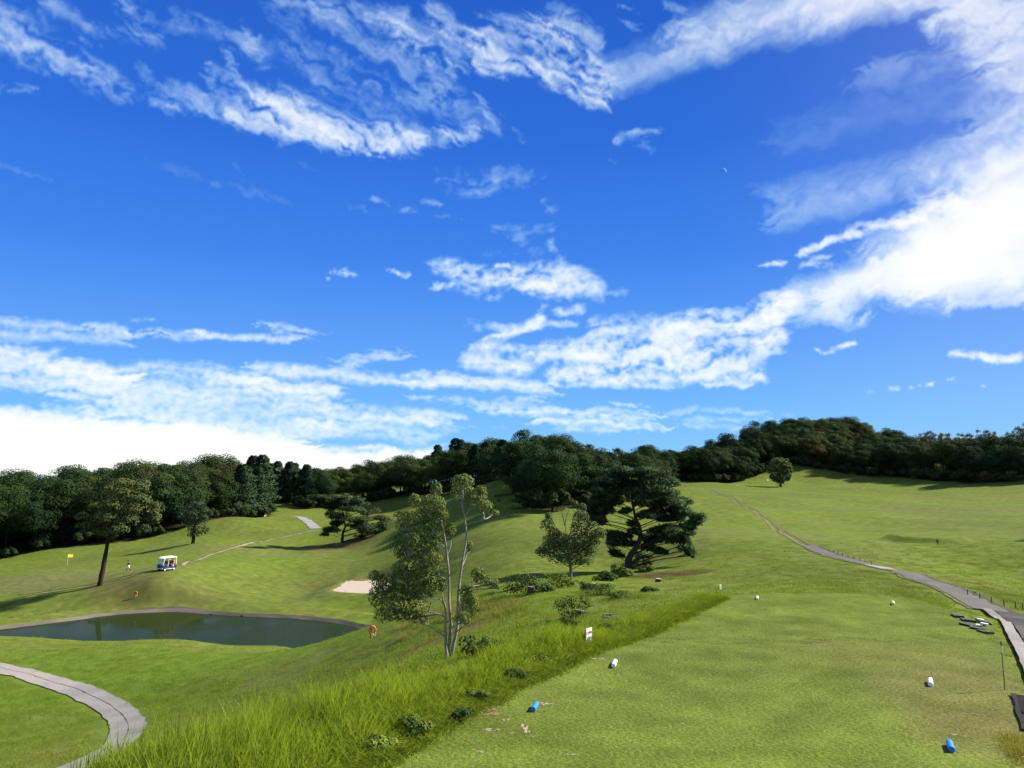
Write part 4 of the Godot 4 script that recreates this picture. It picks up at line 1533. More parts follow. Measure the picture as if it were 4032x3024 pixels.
# A strip laid on the ground along a line; left and right are its edges' offsets.
func strip(line: PackedVector2Array, left: float, right: float, lift: float, col: Vector3, wobble := 0.06, blotch: Array = [], seed_ := 1) -> Shape:
	var s := Shape.new()
	var nz := fbm(seed_, 0.8, 3)
	var nb := fbm(seed_ + 7, 0.22, 3)
	var cuts := 5
	for k in line.size():
		var dir := (line[mini(k + 1, line.size() - 1)] - line[maxi(k - 1, 0)]).normalized()
		var side := Vector2(-dir.y, dir.x)
		for q in cuts:
			var f := q / float(cuts - 1)
			var o := lerpf(left, right, f)
			if q == 0 or q == cuts - 1:
				o += wobble * nz.get_noise_2d(line[k].x + q * 50.0, line[k].y)
			var e := line[k] + side * o
			s.v.append(Vector3(e.x, ground_y(e.x, e.y) + lift, e.y))
			s.n.append(Vector3.UP)
			var g := 1.12 + 0.35 * nb.get_noise_2d(e.x * 2.0, e.y * 2.0)
			var c := col * g
			for bl: Array in blotch:
				var d: float = (e - (bl[0] as Vector2)).length() / bl[1]
				c = c.lerp(bl[2], smooth(1.0, 0.6, d + 0.5 * nb.get_noise_2d(e.x * 3.0 + 40.0, e.y * 3.0)))
			s.c.append(Color(c.x, c.y, c.z))
	for k in line.size() - 1:
		for q in cuts - 1:
			var o := k * cuts + q
			if (s.v[o + cuts] - s.v[o]).cross(s.v[o + 1] - s.v[o]).y > 0.0:
				s.t.append_array([o, o + 1, o + cuts, o + 1, o + cuts + 1, o + cuts])
			else:
				s.t.append_array([o, o + cuts, o + 1, o + 1, o + cuts, o + cuts + 1])
	# true slopes
	for k in line.size():
		for q in cuts:
			var o := k * cuts + q
			var a := s.v[mini(k + 1, line.size() - 1) * cuts + q] - s.v[maxi(k - 1, 0) * cuts + q]
			var b := s.v[k * cuts + mini(q + 1, cuts - 1)] - s.v[k * cuts + maxi(q - 1, 0)]
			var nn := a.cross(b).normalized()
			s.n[o] = nn if nn.y > 0.0 else -nn
	return s

func structure(called: String, s: Shape, m: Material) -> MeshInstance3D:
	var o := one(called, s.mesh(), m)
	o.set_meta("kind", "structure")
	return o

var bare_strips: Array = []

func make_paths() -> void:
	var concrete := rough_mat(421, 0.4)
	var grey := Vector3(.285, .283, .272)
	# below the bank, curving out of the frame
	var l := line_of([[-900, 2480], [-500, 2545], [-220, 2592], [-60, 2620], [60, 2646], [170, 2676], [300, 2716], [400, 2762], [465, 2806], [500, 2850], [496, 2895], [450, 2945], [370, 2990], [270, 3032], [130, 3085], [-60, 3150]], 20.0)
	bare_strips.append([l, 1.25])
	var sandy: Array = []
	for p: Array in [[60, 2645, 2.6], [150, 2668, 2.4], [240, 2700, 1.5], [0, 2625, 2.0]]:
		var q := seen(p[0], p[1], 20.0)
		sandy.append([Vector2(q.x, q.z), p[2], Vector3(.43, .40, .365)])
	var o := structure("cart_path", strip(l, -.88, .88, 0.05, grey, 0.16, sandy, 31), concrete)
	one("joint", strip(l.slice(int(l.size() * .42), int(l.size() * .93)), -.05, -.02, 0.058, Vector3(.10, .10, .10), 0.1, [], 35).mesh(), rough_mat(424), o)
	# the one that climbs to the upper green
	l = line_of([[3905, 2408], [3800, 2352], [3700, 2306], [3600, 2272], [3500, 2244], [3400, 2220], [3320, 2200], [3230, 2172], [3185, 2150]], 20.0)
	bare_strips.append([l, 1.2])
	structure("cart_path", strip(l, -.58, .58, 0.05, Vector3(.150, .148, .138), 0.14, [[Vector2(seen(3450, 2235, 20.0).x, seen(3450, 2235, 20.0).z), 1.6, Vector3(.42, .40, .38)]], 41), concrete)
	structure("path_verge", strip(l, .52, .95, 0.03, Vector3(.085, .08, .05), 0.25, [], 42), rough_mat(422))
	structure("path_verge", strip(l, -.75, -.52, 0.03, Vector3(.15, .17, .06), 0.2, [], 43), rough_mat(422))
	l = line_of([[3185, 2150], [3140, 2128], [3090, 2100], [3040, 2066], [3000, 2036], [2950, 2003], [2900, 1974], [2850, 1950], [2800, 1932], [2750, 1922]], 30.0)
	for k: Array in [[-.55, -.25, .21], [.25, .6, .15]]:
		structure("rut_or_lip_shade", strip(l, k[0], k[1], 0.035, Vector3(k[2], k[2] * .90, k[2] * .60), 0.15, [], 44), rough_mat(422))
	# near its lower end: a pale concrete kerb and old dark slabs
	l = line_of([[3905, 2408], [3960, 2452], [4010, 2510], [4060, 2590], [4110, 2690], [4170, 2820]], 12.0, 0.4)
	bare_strips.append([l, 1.9])
	structure("kerb", strip(l, .0, .3, 0.09, Vector3(.27, .265, .26), 0.03, [], 45), concrete)
	var m := rough_mat(423)
	var dark := thing("slab_path", "row of old dark slabs edged by a pale concrete kerb", "path")
	dark.set_meta("kind", "structure")
	var step := 5
	var k := 0
	rng.seed = 72
	while k + step < l.size():
		var g := rng.randf_range(.06, .105)
		one("slab", strip(l.slice(k, k + step + 1), -1.3, -.06, 0.05 + rng.randf_range(0, .02), Vector3(g, g * .97, g * .95), 0.03, [], 46 + k).mesh(), m, dark)
		k += step
	# up the left side to the far green
	l = line_of([[1246, 2082], [1225, 2064], [1205, 2048], [1190, 2040], [1170, 2034]], 120.0, 1.0)
	structure("cart_path", strip(l, -1.2, 1.2, 0.08, Vector3(.33, .33, .34), 0.2, [], 51), concrete)
	l = line_of([[1246, 2082], [1190, 2096], [1130, 2110], [1060, 2124], [1000, 2134], [930, 2150], [860, 2172], [780, 2200], [700, 2228]], 90.0, 0.8)
	structure("rut_or_lip_shade", strip(l, -.9, -.4, 0.06, Vector3(.34, .32, .24), 0.3, [], 52), rough_mat(422))
	structure("rut_or_lip_shade", strip(l, .2, .5, 0.05, Vector3(.20, .17, .10), 0.3, [], 53), rough_mat(422))  # no second rut: the shade under the rut's lip, laid as brown colour
	l = line_of([[590, 2252], [540, 2262], [470, 2278], [380, 2300], [280, 2318], [180, 2332], [60, 2350]], 90.0, 0.8)
	structure("rut_or_lip_shade", strip(l, -.6, -.3, 0.06, Vector3(.27, .25, .15), 0.3, [], 54), rough_mat(422))
	structure("rut_or_lip_shade", strip(l, .5, .85, 0.05, Vector3(.19, .16, .09), 0.3, [], 55), rough_mat(422))  # again the lip's shade, put in as a soil-brown strip

func make_sand() -> void:
	# bunker
	var st := Shape.new()
	var mid := Vector2.ZERO
	for p in bunker:
		mid += p
	mid /= bunker.size()
	var rings := [0.0, 0.35, 0.7, 0.93, 1.06]
	for r: float in rings:
		for p in bunker:
			var e := mid + (p - mid) * r
			st.v.append(Vector3(e.x, ground_y(e.x, e.y) + (0.05 if r < 1.0 else -0.02) + 0.04 * bump_noise.get_noise_2d(e.x * 6.0, e.y * 6.0), e.y))
			st.n.append(Vector3.UP)
			st.c.append(Color(.60, .52, .43))
	var n := bunker.size()
	for r in rings.size() - 1:
		for k in n:
			var a := r * n + k
			var b := r * n + (k + 1) % n
			if (st.v[a + n] - st.v[a]).cross(st.v[b + n] - st.v[a]).y < 0.0:
				st.t.append_array([a, a + n, b + n, a, b + n, b])
			else:
				st.t.append_array([a, b + n, a + n, a, b, b + n])
	structure("bunker_sand", st, rough_mat(431, 0.3))
	# scars in the tee's turf, where sand and dry soil lie open
	var s := Shape.new()
	rng.seed = 73
	for p: Array in scars():
		scar(s, Vector3(p[0], 0, p[1]), p[2], p[3], p[4])
	var o := one("bare_soil", s.mesh(), rough_mat(432, 3.0))
	o.set_meta("kind", "stuff")
	tag(o, "bare sandy scars worn into the turf of the tee", "bare soil")

var scar_list: Array = []

func scars() -> Array:
	if scar_list.is_empty():
		rng.seed = 74
		var sand := Vector3(.46, .40, .29)
		var soil := Vector3(.34, .22, .15)
		for p: Array in [[2155, 2774, 70, 12, 0], [1941, 2815, 100, 13, 1], [1995, 2836, 40, 8, 0], [1943, 2877, 75, 11, 0], [2070, 2870, 45, 36, 0], [2018, 2890, 26, 6, 0], [2095, 2904, 32, 6, 0], [1895, 2965, 50, 7, 0], [1925, 2792, 55, 14, 1], [2354, 2595, 75, 9, 0], [2350, 2656, 14, 4, 0], [2245, 2681, 22, 4, 0], [2400, 2704, 16, 4, 0], [2518, 2706, 9, 4, 0], [2488, 2780, 18, 4, 0], [2248, 2974, 42, 6, 0], [2690, 2852, 16, 5, 0], [2668, 2931, 14, 5, 0], [3207, 2530, 22, 4, 0], [3246, 2538, 42, 5, 0], [3314, 2539, 16, 4, 0], [3277, 2547, 14, 4, 1], [3760, 2891, 26, 5, 0], [3796, 2897, 22, 4, 0], [3830, 2812, 40, 10, 1], [1850, 2700, 50, 14, 1], [1905, 2640, 30, 10, 1], [2420, 2598, 30, 4, 0], [2900, 2640, 10, 3, 0], [3100, 2760, 9, 3, 0]]:
			var q := on_level(p[0], p[1], 0.0)
			var k := -q.y / FOCAL
			scar_list.append([q.x, q.y, p[2] * k * .55, p[3] * k * 2.0, soil if p[4] == 1 else sand])
	return scar_list

func scar(s: Shape, p: Vector3, rx: float, rz: float, col: Vector3) -> void:
	var bits := 6 + int(rx * 22.0)
	for b in bits:
		var c := p + Vector3(rng.randf_range(-.7, .7) * rx, 0, rng.randf_range(-.7, .7) * rz)
		var o := s.v.size()
		var r := rng.randf_range(.10, .32)
		s.v.append(ground(c.x, c.z) + Vector3(0, .012, 0))
		for k in 9:
			var a := TAU * k / 9.0
			var f := r * rng.randf_range(.5, 1.2)
			var e := c + Vector3(cos(a) * rx * f, 0, sin(a) * rz * f)
			s.v.append(ground(e.x, e.z) + Vector3(0, .006, 0))
		for k in 10:
			s.n.append(Vector3.UP)
			var h := hue(col, .12)
			s.c.append(h)
		for k in 9:
			s.t.append_array([o, o + 1 + k, o + 1 + (k + 1) % 9])

func on_scar(x: float, z: float) -> bool:
	for p: Array in scar_list:
		var dx: float = (x - p[0]) / (p[2] + .05)
		var dz: float = (z - p[1]) / (p[3] + .05)
		if dx * dx + dz * dz < .3:
			return true
	return false

# ---------------------------------------------------------------- grass

func many(called: String, mesh: Mesh, m: Material, places: Array, cols: Array, label: String, category: String) -> void:
	var mm := MultiMesh.new()
	mm.transform_format = MultiMesh.TRANSFORM_3D
	mm.use_colors = true
	mm.mesh = mesh
	mm.instance_count = places.size()
	for k in places.size():
		mm.set_instance_transform(k, places[k])
		mm.set_instance_color(k, cols[k])
	var o := MultiMeshInstance3D.new()
	o.multimesh = mm
	o.material_override = m
	o.name = numbered(called)
	add_child(o, true)
	o.set_meta("kind", "stuff")
	tag(o, label, category)

func grass_patch(seed_: int, side: float, blades: int, tall: float, wide: float, lean: float, droop: float, dry := 0.06, steps := 2) -> Mesh:
	rng.seed = seed_
	var s := Shape.new()
	var lumps := fbm(seed_, 9.0, 2)
	for k in blades:
		var p := Vector3(rng.randf_range(-.5, .5) * side, -0.02, rng.randf_range(-.5, .5) * side)
		var lump := 1.0 + 0.5 * lumps.get_noise_2d(p.x, p.z * 1.6)
		var a := rng.randf() * TAU
		var d := Vector3(cos(a), 0, sin(a)) * rng.randf_range(.15, 1.0) * lean
		var g := rng.randf_range(.8, 1.2)
		var col := Color(g, g, g * .9)
		if rng.randf() < dry:
			col = Color(1.7 * g, 1.15 * g, 1.7 * g)
		s.blade(p, d, tall * rng.randf_range(.6, 1.15) * lump, wide * rng.randf_range(.7, 1.2), droop * rng.randf(), col, steps)
	return s.mesh()

func make_grass() -> void:
	# mown turf of the tee and its surroundings
	var m := leaf_mat(Color(1, 1, 1), .8)
	for v in 3:
		var mesh := grass_patch(500 + v, .34, 150, .034, .0075, .7, .3)
		var places: Array = []
		var cols: Array = []
		rng.seed = 510 + v
		var z := -8.6
		while z > -31.0:
			var x := -8.0
			while x < 17.0:
				var q := Vector2(x + rng.randf_range(-.1, .1), z + rng.randf_range(-.1, .1))
				x += .31
				if rng.randi() % 3 != v:
					continue
				var px := 2016.0 + FOCAL * q.x / -q.y
				if px > 4250 or px < 900:
					continue
				var d := off_outline(q, tee)
				if d > 1.6 and q.x < 6.0 or d > 3.0 or on_scar(q.x, q.y):
					continue
				var c := turf_color(q.x, q.y)
				var up := 1.0 + smooth(-.2, .8, d) * .9 + .25 * bump_noise.get_noise_2d(q.x * 9.0, q.y * 9.0)
				places.append(Transform3D(Basis(Vector3.UP, rng.randf() * TAU).scaled(Vector3(1, up, 1)), ground(q.x, q.y)))
				cols.append(Color(c.x, c.y, c.z))
			z -= .31
		many("tee_turf", mesh, m, places, cols, "short mown turf covering the tee", "grass")
	# the coarser cut of the slopes round about
	for v in 2:
		var mesh := grass_patch(570 + v, .9, 110, .075, .014, .7, .3, .1, 2)
		var places: Array = []
		var cols: Array = []
		rng.seed = 575 + v
		for k in 11000:
			var q := seen(rng.randf_range(-60, 4090), rng.randf_range(2130, 3024), 10.0)
			if q.z < -95.0 or off_outline(Vector2(q.x, q.z), tee) < .4 or bare_ground(q.x, q.z):
				continue
			var c := turf_color(q.x, q.z)
			places.append(Transform3D(Basis(Vector3.UP, rng.randf() * TAU).scaled(Vector3(1, rng.randf_range(.6, 1.3), 1)), q))
			cols.append(Color(c.x, c.y, c.z))
		many("fairway_turf", mesh, m, places, cols, "cut grass of the fairway slopes", "grass")
	# the tall strip along the tee's left edge, down the bank
	for v in 4:
		var mesh := grass_patch(520 + v, .62, 36, .86, .0125, .5, .5, .07, 5)
		var places: Array = []
		var cols: Array = []
		rng.seed = 530 + v
		for k in 1100:
			var f := pow(rng.randf(), 1.25)
			var e := edge_point(f)
			var reach := lerpf(4.4, 1.4, smooth(0.0, .55, f)) * (1.0 - .4 * smooth(.55, 1.0, f))
			var out := rng.randf_range(.12, reach)
			var q: Vector2 = e[0] + (e[1] as Vector2) * out
			if q.x < q.y * .50 and rng.randf() > .07:
				continue
			var tallness := smooth(.2, 1.1, out) * lerpf(1.05, .42, smooth(.1, 1.0, f)) * rng.randf_range(.65, 1.12)
			tallness *= .62 + .55 * smooth(-.3, .4, patch_noise.get_noise_2d(q.x * 5.0, q.y * 5.0))
			if out > reach * .8:
				tallness *= .65
			if q.y < -25.8:
				tallness *= .6
			places.append(Transform3D(Basis(Vector3.UP, rng.randf() * TAU).scaled(Vector3(1, maxf(tallness, .2), 1)), ground(q.x, q.y)))
			var c := Vector3(.32, .405, .055).lerp(Vector3(.135, .215, .03), pow(rng.randf(), 1.2))
			cols.append(Color(c.x, c.y, c.z))
		many("tall_grass", mesh, leaf_mat(Color(1, 1, 1), 1.0), places, cols, "tall bright grass growing along the left edge of the tee", "grass")
	# rough grass of the hollow between tee and trees
	for v in 2:
		var mesh := grass_patch(540 + v, .6, 34, .36, .012, .5, .3, .22, 3)
		var places: Array = []
		var cols: Array = []
		rng.seed = 550 + v
		for k in 4200:
			var px := rng.randf_range(1560, 2760)
			var py := rng.randf_range(2275, 2520)
			var q := seen(px, py, 14.0)
			if off_outline(Vector2(q.x, q.z), tee) < .6:
				continue
			var n := patch_noise.get_noise_2d(q.x * 2.0, q.z * 2.0) + .5 * tint_noise.get_noise_2d(q.x * 3.0, q.z * 3.0)
			var inside := smooth(2290.0 + absf(px - 2230.0) * .12, 2330.0 + absf(px - 2230.0) * .12, py)
			if n < .12 + .3 * (1.0 - inside) + .12 * smooth(2150.0, 2500.0, px):
				continue
			var straw := smooth(.1, .45, patch_noise.get_noise_2d(q.x * 1.3 + 70.0, q.z * 1.3))
			if px < 1950 and py > 2380:
				straw = maxf(straw, .6)
			places.append(Transform3D(Basis(Vector3.UP, rng.randf() * TAU).scaled(Vector3(1, rng.randf_range(.35, 1.1) * (1.0 - .45 * smooth(2100.0, 2450.0, px)), 1)), q))
			var c := Vector3(.19, .25, .05).lerp(Vector3(.31, .26, .12), straw * .8)
			cols.append(Color(c.x, c.y, c.z))
		many("rough_grass", mesh, leaf_mat(Color(1, 1, 1), .8), places, cols, "uncut rough grass with straw-coloured stalks in the hollow beyond the tee", "grass")
	# dry fringe on the right-hand edge of the tee
	var fringe := grass_patch(560, .4, 40, .11, .009, .7, .3, .35, 3)
	var fp: Array = []
	var fc: Array = []
	rng.seed = 561
	for k in 700:
		var py := rng.randf_range(2430, 3020)
		var px := 3760.0 + (py - 2450.0) * .5 + rng.randf_range(-40, 260)
		var q := seen(px, py, 9.0)
		if q.y < -2.5 or bare_ground(q.x, q.z):
			continue
		fp.append(Transform3D(Basis(Vector3.UP, rng.randf() * TAU).scaled(Vector3(1, rng.randf_range(.5, 1.3), 1)), q))
		var c := Vector3(.21, .25, .045).lerp(Vector3(.34, .29, .12), rng.randf())
		fc.append(Color(c.x, c.y, c.z))
	many("dry_grass", fringe, leaf_mat(Color(1, 1, 1), .8), fp, fc, "dry yellowing grass fringing the right edge of the tee", "grass")

# Paths, sand and water keep clear of grass.
func bare_ground(x: float, z: float) -> bool:
	var p := Vector2(x, z)
	for b: Array in bare_strips:
		var l: PackedVector2Array = b[0]
		for k in range(0, l.size(), 2):
			if p.distance_squared_to(l[k]) < b[1] * b[1]:
				return true
	return z < -60.0 and x < 0.0 and (off_outline(p, pond) < 1.6 or off_outline(p, bunker) < .6)

# A point f of the way along the tee's left edge, and the direction away from the turf.
func edge_point(f: float) -> Array:
	var total := 0.0
	for k in 7:
		total += tee[k].distance_to(tee[k + 1])
	var near := tee[0] + (tee[0] - tee[1]).normalized() * 2.6
	total += 2.6
	var left := f * total
	var a := near
	for k in 8:
		var b := tee[k]
		var d := a.distance_to(b)
		if left <= d or k == 7:
			var dir := (b - a).normalized()
			var out := Vector2(dir.y, -dir.x)
			if out.x > 0.0:
				out = -out
			return [a + dir * minf(left, d), out]
		left -= d
		a = b
	return [a, Vector2.LEFT]

# Leafy weeds and bushes, each a thing: stems and broad leaves.
func bush(called: String, label: String, p: Vector3, r: Vector3, size: float, leaf: Vector3, count: int, group := "") -> void:
	var o := thing(called, label, "bush", p, 0.0, group)
	var t := Shape.new()
	var c := Shape.new()
	for k in 9:
		var tip := Vector3(rng.randf_range(-.8, .8) * r.x, rng.randf_range(.7, 1.7) * r.y, rng.randf_range(-.8, .8) * r.z)
		t.tube(PackedVector3Array([Vector3(tip.x * .2, -.08, tip.z * .2), tip * .55 + Vector3(0, r.y * .15, 0), tip]), PackedFloat32Array([.012, .009, .004]) , 4, Color(.10, .09, .05), false)
		clump(c, tip - Vector3(0, r.y * .35, 0), Vector3(r.x * .5, r.y * .55, r.z * .5), int(count / 9.0), size, leaf)
	one("stems", t.mesh(), bark_mat(), o)
	one("leaves", c.mesh(), leaf_mat(Color.WHITE, .35), o)

func make_bushes() -> void:
	rng.seed = 81
	var dark := Vector3(.040, .068, .022)
	var mid := Vector3(.075, .115, .026)
	var lime := Vector3(.125, .17, .030)
	for b: Array in [
		[2075, 2335, 80, 58, dark, "dark leafy bush beside a sawn stump in the hollow", .10], [2260, 2440, 62, 75, mid, "tall tangled bush over a pale plank beyond the tee", .07], [2200, 2315, 62, 44, lime, "yellow-green bush at the foot of the small tree", .08],
		[2160, 2325, 40, 28, mid, "low green bush left of the small tree's foot", .08], [2310, 2330, 26, 34, dark, "narrow dark shrub right of the small tree", .07], [2350, 2345, 58, 36, mid, "mid green weeds right of the small tree", .07],
		[2380, 2288, 40, 28, dark, "dark bush with pale leaves below the big pine", .1], [2450, 2272, 40, 36, mid, "broad-leaved bush at the foot of the big pine", .12], [2520, 2235, 40, 26, mid, "bush growing close behind the big pine's trunk", .12], [2550, 2252, 30, 18, dark, "low dark bush beside the bare soil near the big pine", .1],
		[1915, 2585, 80, 60, dark, "glossy dark-leaved shrub at the foot of the slender tree", .09], [2190, 2545, 48, 46, dark, "dark weed clump by the distance sign", .05], [2250, 2480, 34, 36, dark, "small dark shrub behind the tall grass", .06],
		[2090, 2625, 60, 44, mid, "leafy weeds in the tall grass edge before the sign", .045], [2020, 2680, 50, 34, dark, "dark weeds at the inner edge of the tall grass", .045], [1880, 2760, 40, 34, mid, "leafy weeds among the tall grass near the blue marker", .045], [1830, 2840, 40, 40, dark, "dark weeds at the tall grass foot near bare soil", .04], [1640, 2900, 60, 56, mid, "broad weeds in the nearest tall grass", .045], [1500, 2960, 60, 50, lime, "light green weeds in the nearest tall grass", .045],
		[2400, 2500, 40, 30, dark, "dark weeds behind the distance sign", .05], [2230, 2310, 30, 20, lime, "small lime tuft by the small tree", .07], [2540, 2200, 50, 20, mid, "loose weeds uphill of the big pine", .14], [1850, 2440, 40, 50, mid, "leafy sapling behind the slender tree", .06], [2560, 2330, 34, 16, dark, "small low bush in the mown hollow", .08], [2440, 2360, 60, 26, mid, "spreading weeds in the middle of the hollow", .07],
	]:
		var p := seen(b[0], b[1], 9.0)
		var k := -p.z / FOCAL
		bush("leafy_bush", b[5], p, Vector3(b[2] * k * 1.05, b[3] * k * .72, b[2] * k * .9), b[6] * maxf(1.0, -p.z / 30.0 * .8), b[4], 900, "bushes and weeds round the tee")

# ---------------------------------------------------------------- things on the course

func cyl(a: Vector3, b: Vector3, r: float, sides := 12, r2 := -1.0) -> Shape:
	var s := Shape.new()
	s.tube(PackedVector3Array([a, b]), PackedFloat32Array([r, r if r2 < 0 else r2]), sides, Color.WHITE)
	return s

func boxed(mid: Vector3, half: Vector3, cut := 0.06) -> Shape:
	var s := Shape.new()
	s.box(mid, Vector3(half.x, 0, 0), Vector3(0, half.y, 0), Vector3(0, 0, half.z), Color.WHITE, cut)
	return s

# A basis standing on the slope, heading along f.
func on_slope(p: Vector3, f: Vector3, reach: float, tilt := 1.0) -> Basis:
	var r := f.cross(Vector3.UP).normalized()
	var a := ground(p.x + f.x * reach, p.z + f.z * reach) - ground(p.x - f.x * reach, p.z - f.z * reach)
	var b := ground(p.x + r.x * reach * .5, p.z + r.z * reach * .5) - ground(p.x - r.x * reach * .5, p.z - r.z * reach * .5)
	var up := b.cross(a).normalized()
	if up.y < 0:
		up = -up
	up = Vector3.UP.lerp(up, tilt).normalized()
	var x := (f - up * f.dot(up)).normalized()
	return Basis(x, up, x.cross(up))

func cart() -> void:
	var p := seen(655, 2246, 70.0)
	var f := Vector3(-.42, 0, .91).normalized()
	var o := thing("golf_cart", "white-roofed golf cart with navy body coming down the fairway", "golf cart", p)
	o.basis = on_slope(p, f, .8)
	var navy := paint(.012, .016, .12, .25)
	navy.clearcoat_enabled = true
	navy.clearcoat = .6
	var white := paint(.80, .80, .78, .35)
	var silver := paint(.55, .56, .58, .35)
	var black := paint(.015, .015, .017, .6)
	var tan := paint(.20, .10, .07, .8)
	var body := Shape.new()
	body.box(Vector3(-.05, .42, 0), Vector3(1.12, 0, 0), Vector3(0, .13, 0), Vector3(0, 0, .56), Color.WHITE)
	body.box(Vector3(-.75, .66, 0), Vector3(.46, 0, 0), Vector3(0, .16, 0), Vector3(0, 0, .58), Color.WHITE, .1)
	var chassis := one("body", body.mesh(), navy, o)
	var cowl := Shape.new()
	cowl.box(Vector3(1.02, .66, 0), Vector3(.2, -.05, 0), Vector3(.07, .26, 0), Vector3(0, 0, .56), Color.WHITE, .12)
	one("front_cowl", cowl.mesh(), navy, o)
	one("bumper", boxed(Vector3(1.2, .38, 0), Vector3(.06, .07, .57), .2).mesh(), silver, o)
	for z in [-.57, .57]:
		one("side_sill", boxed(Vector3(0, .30, z), Vector3(.55, .04, .03)).mesh(), silver, chassis)
		one("headlight", cyl(Vector3(1.18, .68, z * .72), Vector3(1.235, .67, z * .72), .085, 14).mesh(), white, o)
		one("emblem", cyl(Vector3(-.62, .66, z), Vector3(-.62, .66, z * 1.03), .08, 14).mesh(), white, chassis)
	var roof := Shape.new()
	roof.box(Vector3(-.15, 1.86, 0), Vector3(.98, 0, 0), Vector3(0, .055, 0), Vector3(0, 0, .60), Color.WHITE, .3)
	roof.box(Vector3(.86, 1.78, 0), Vector3(.12, -.09, 0), Vector3(.03, .05, 0), Vector3(0, 0, .58), Color.WHITE, .25)
	one("roof", roof.mesh(), white, o)
	for z in [-.55, .55]:
		one("front_pillar", cyl(Vector3(1.14, .86, z), Vector3(.90, 1.80, z), .045, 8).mesh(), white, o)
		one("middle_pillar", cyl(Vector3(.30, .55, z), Vector3(.18, 1.84, z), .035, 8).mesh(), white, o)
		one("rear_pillar", cyl(Vector3(-1.08, .80, z), Vector3(-1.02, 1.84, z), .045, 8).mesh(), white, o)
	var glass := StandardMaterial3D.new()
	glass.albedo_color = Color(.55, .72, .72, .28)
	glass.transparency = BaseMaterial3D.TRANSPARENCY_ALPHA
	glass.roughness = .03
	var ws := Shape.new()
	ws.box(Vector3(1.02, 1.32, 0), Vector3(.012, .003, 0), Vector3(-.12, .46, 0), Vector3(0, 0, .52), Color.WHITE)
	one("windscreen", ws.mesh(), glass, o)
	one("dashboard", boxed(Vector3(.92, .90, 0), Vector3(.1, .08, .5), .2).mesh(), black, o)
	var steer := Shape.new()
	for k in 16:
		var a := TAU * k / 16.0
		var b := TAU * (k + 1) / 16.0
		steer.tube(PackedVector3Array([Vector3(.66 + .05 * sin(a), 1.0 + .16 * sin(a), -.26 + .17 * cos(a)), Vector3(.66 + .05 * sin(b), 1.0 + .16 * sin(b), -.26 + .17 * cos(b))]), PackedFloat32Array([.018, .018]), 5, Color.WHITE, false)
	one("steering_wheel", steer.mesh(), black, o)
	for x in [.32, -.50]:
		var seat := one("seat", boxed(Vector3(x, .82, 0), Vector3(.22, .07, .5), .3).mesh(), tan, o)
		var sb := Shape.new()
		sb.box(Vector3(x - .25, 1.12, 0), Vector3(.05, .01, 0), Vector3(-.05, .22, 0), Vector3(0, 0, .5), Color.WHITE, .3)
		one("backrest", sb.mesh(), tan, seat)
	for x in [.78, -.78]:
		for z in [-.50, .50]:
			var sgn := signf(z)
			var tyre := Shape.new()
			tyre.tube(PackedVector3Array([Vector3(x, .23, z - .08), Vector3(x, .23, z - .06), Vector3(x, .23, z + .06), Vector3(x, .23, z + .08)]), PackedFloat32Array([.20, .235, .235, .20]), 20, Color.WHITE)
			var w := one("wheel", tyre.mesh(), black, o)
			one("hub_cap", cyl(Vector3(x, .23, z + sgn * .07), Vector3(x, .23, z + sgn * .10), .135, 16, .11).mesh(), white, w)
	one("bag_rack", boxed(Vector3(-1.22, .62, 0), Vector3(.14, .05, .5)).mesh(), black, o)
	# two bags stand in the rack
	var yellow := paint(.72, .52, .06, .6)
	for z in [-.25, .24]:
		var b := thing("golf_bag", "yellow golf bag standing in the cart's rear rack" if z > 0 else "golf bag with covered clubs behind the cart's other seat", "golf bag", p + o.basis * Vector3(-1.27, .66, z))
		b.basis = o.basis
		one("bag", cyl(Vector3.ZERO, Vector3(-.12, .62, 0), .12, 12, .13).mesh(), yellow if z > 0 else paint(.35, .22, .05), b)
		for k in 4:
			var e := Vector3(-.14 + .05 * cos(k * 1.7), .95 + .06 * (k % 2), .07 * sin(k * 1.7))
			one("club", cyl(Vector3(-.12, .55, 0), e, .009, 5).mesh(), silver, b)
			var head := SphereMesh.new()
			head.radius = .06
			head.height = .12
			head.radial_segments = 10
			head.rings = 6
			var h := one("head_cover", head, yellow, b)
			h.position = e

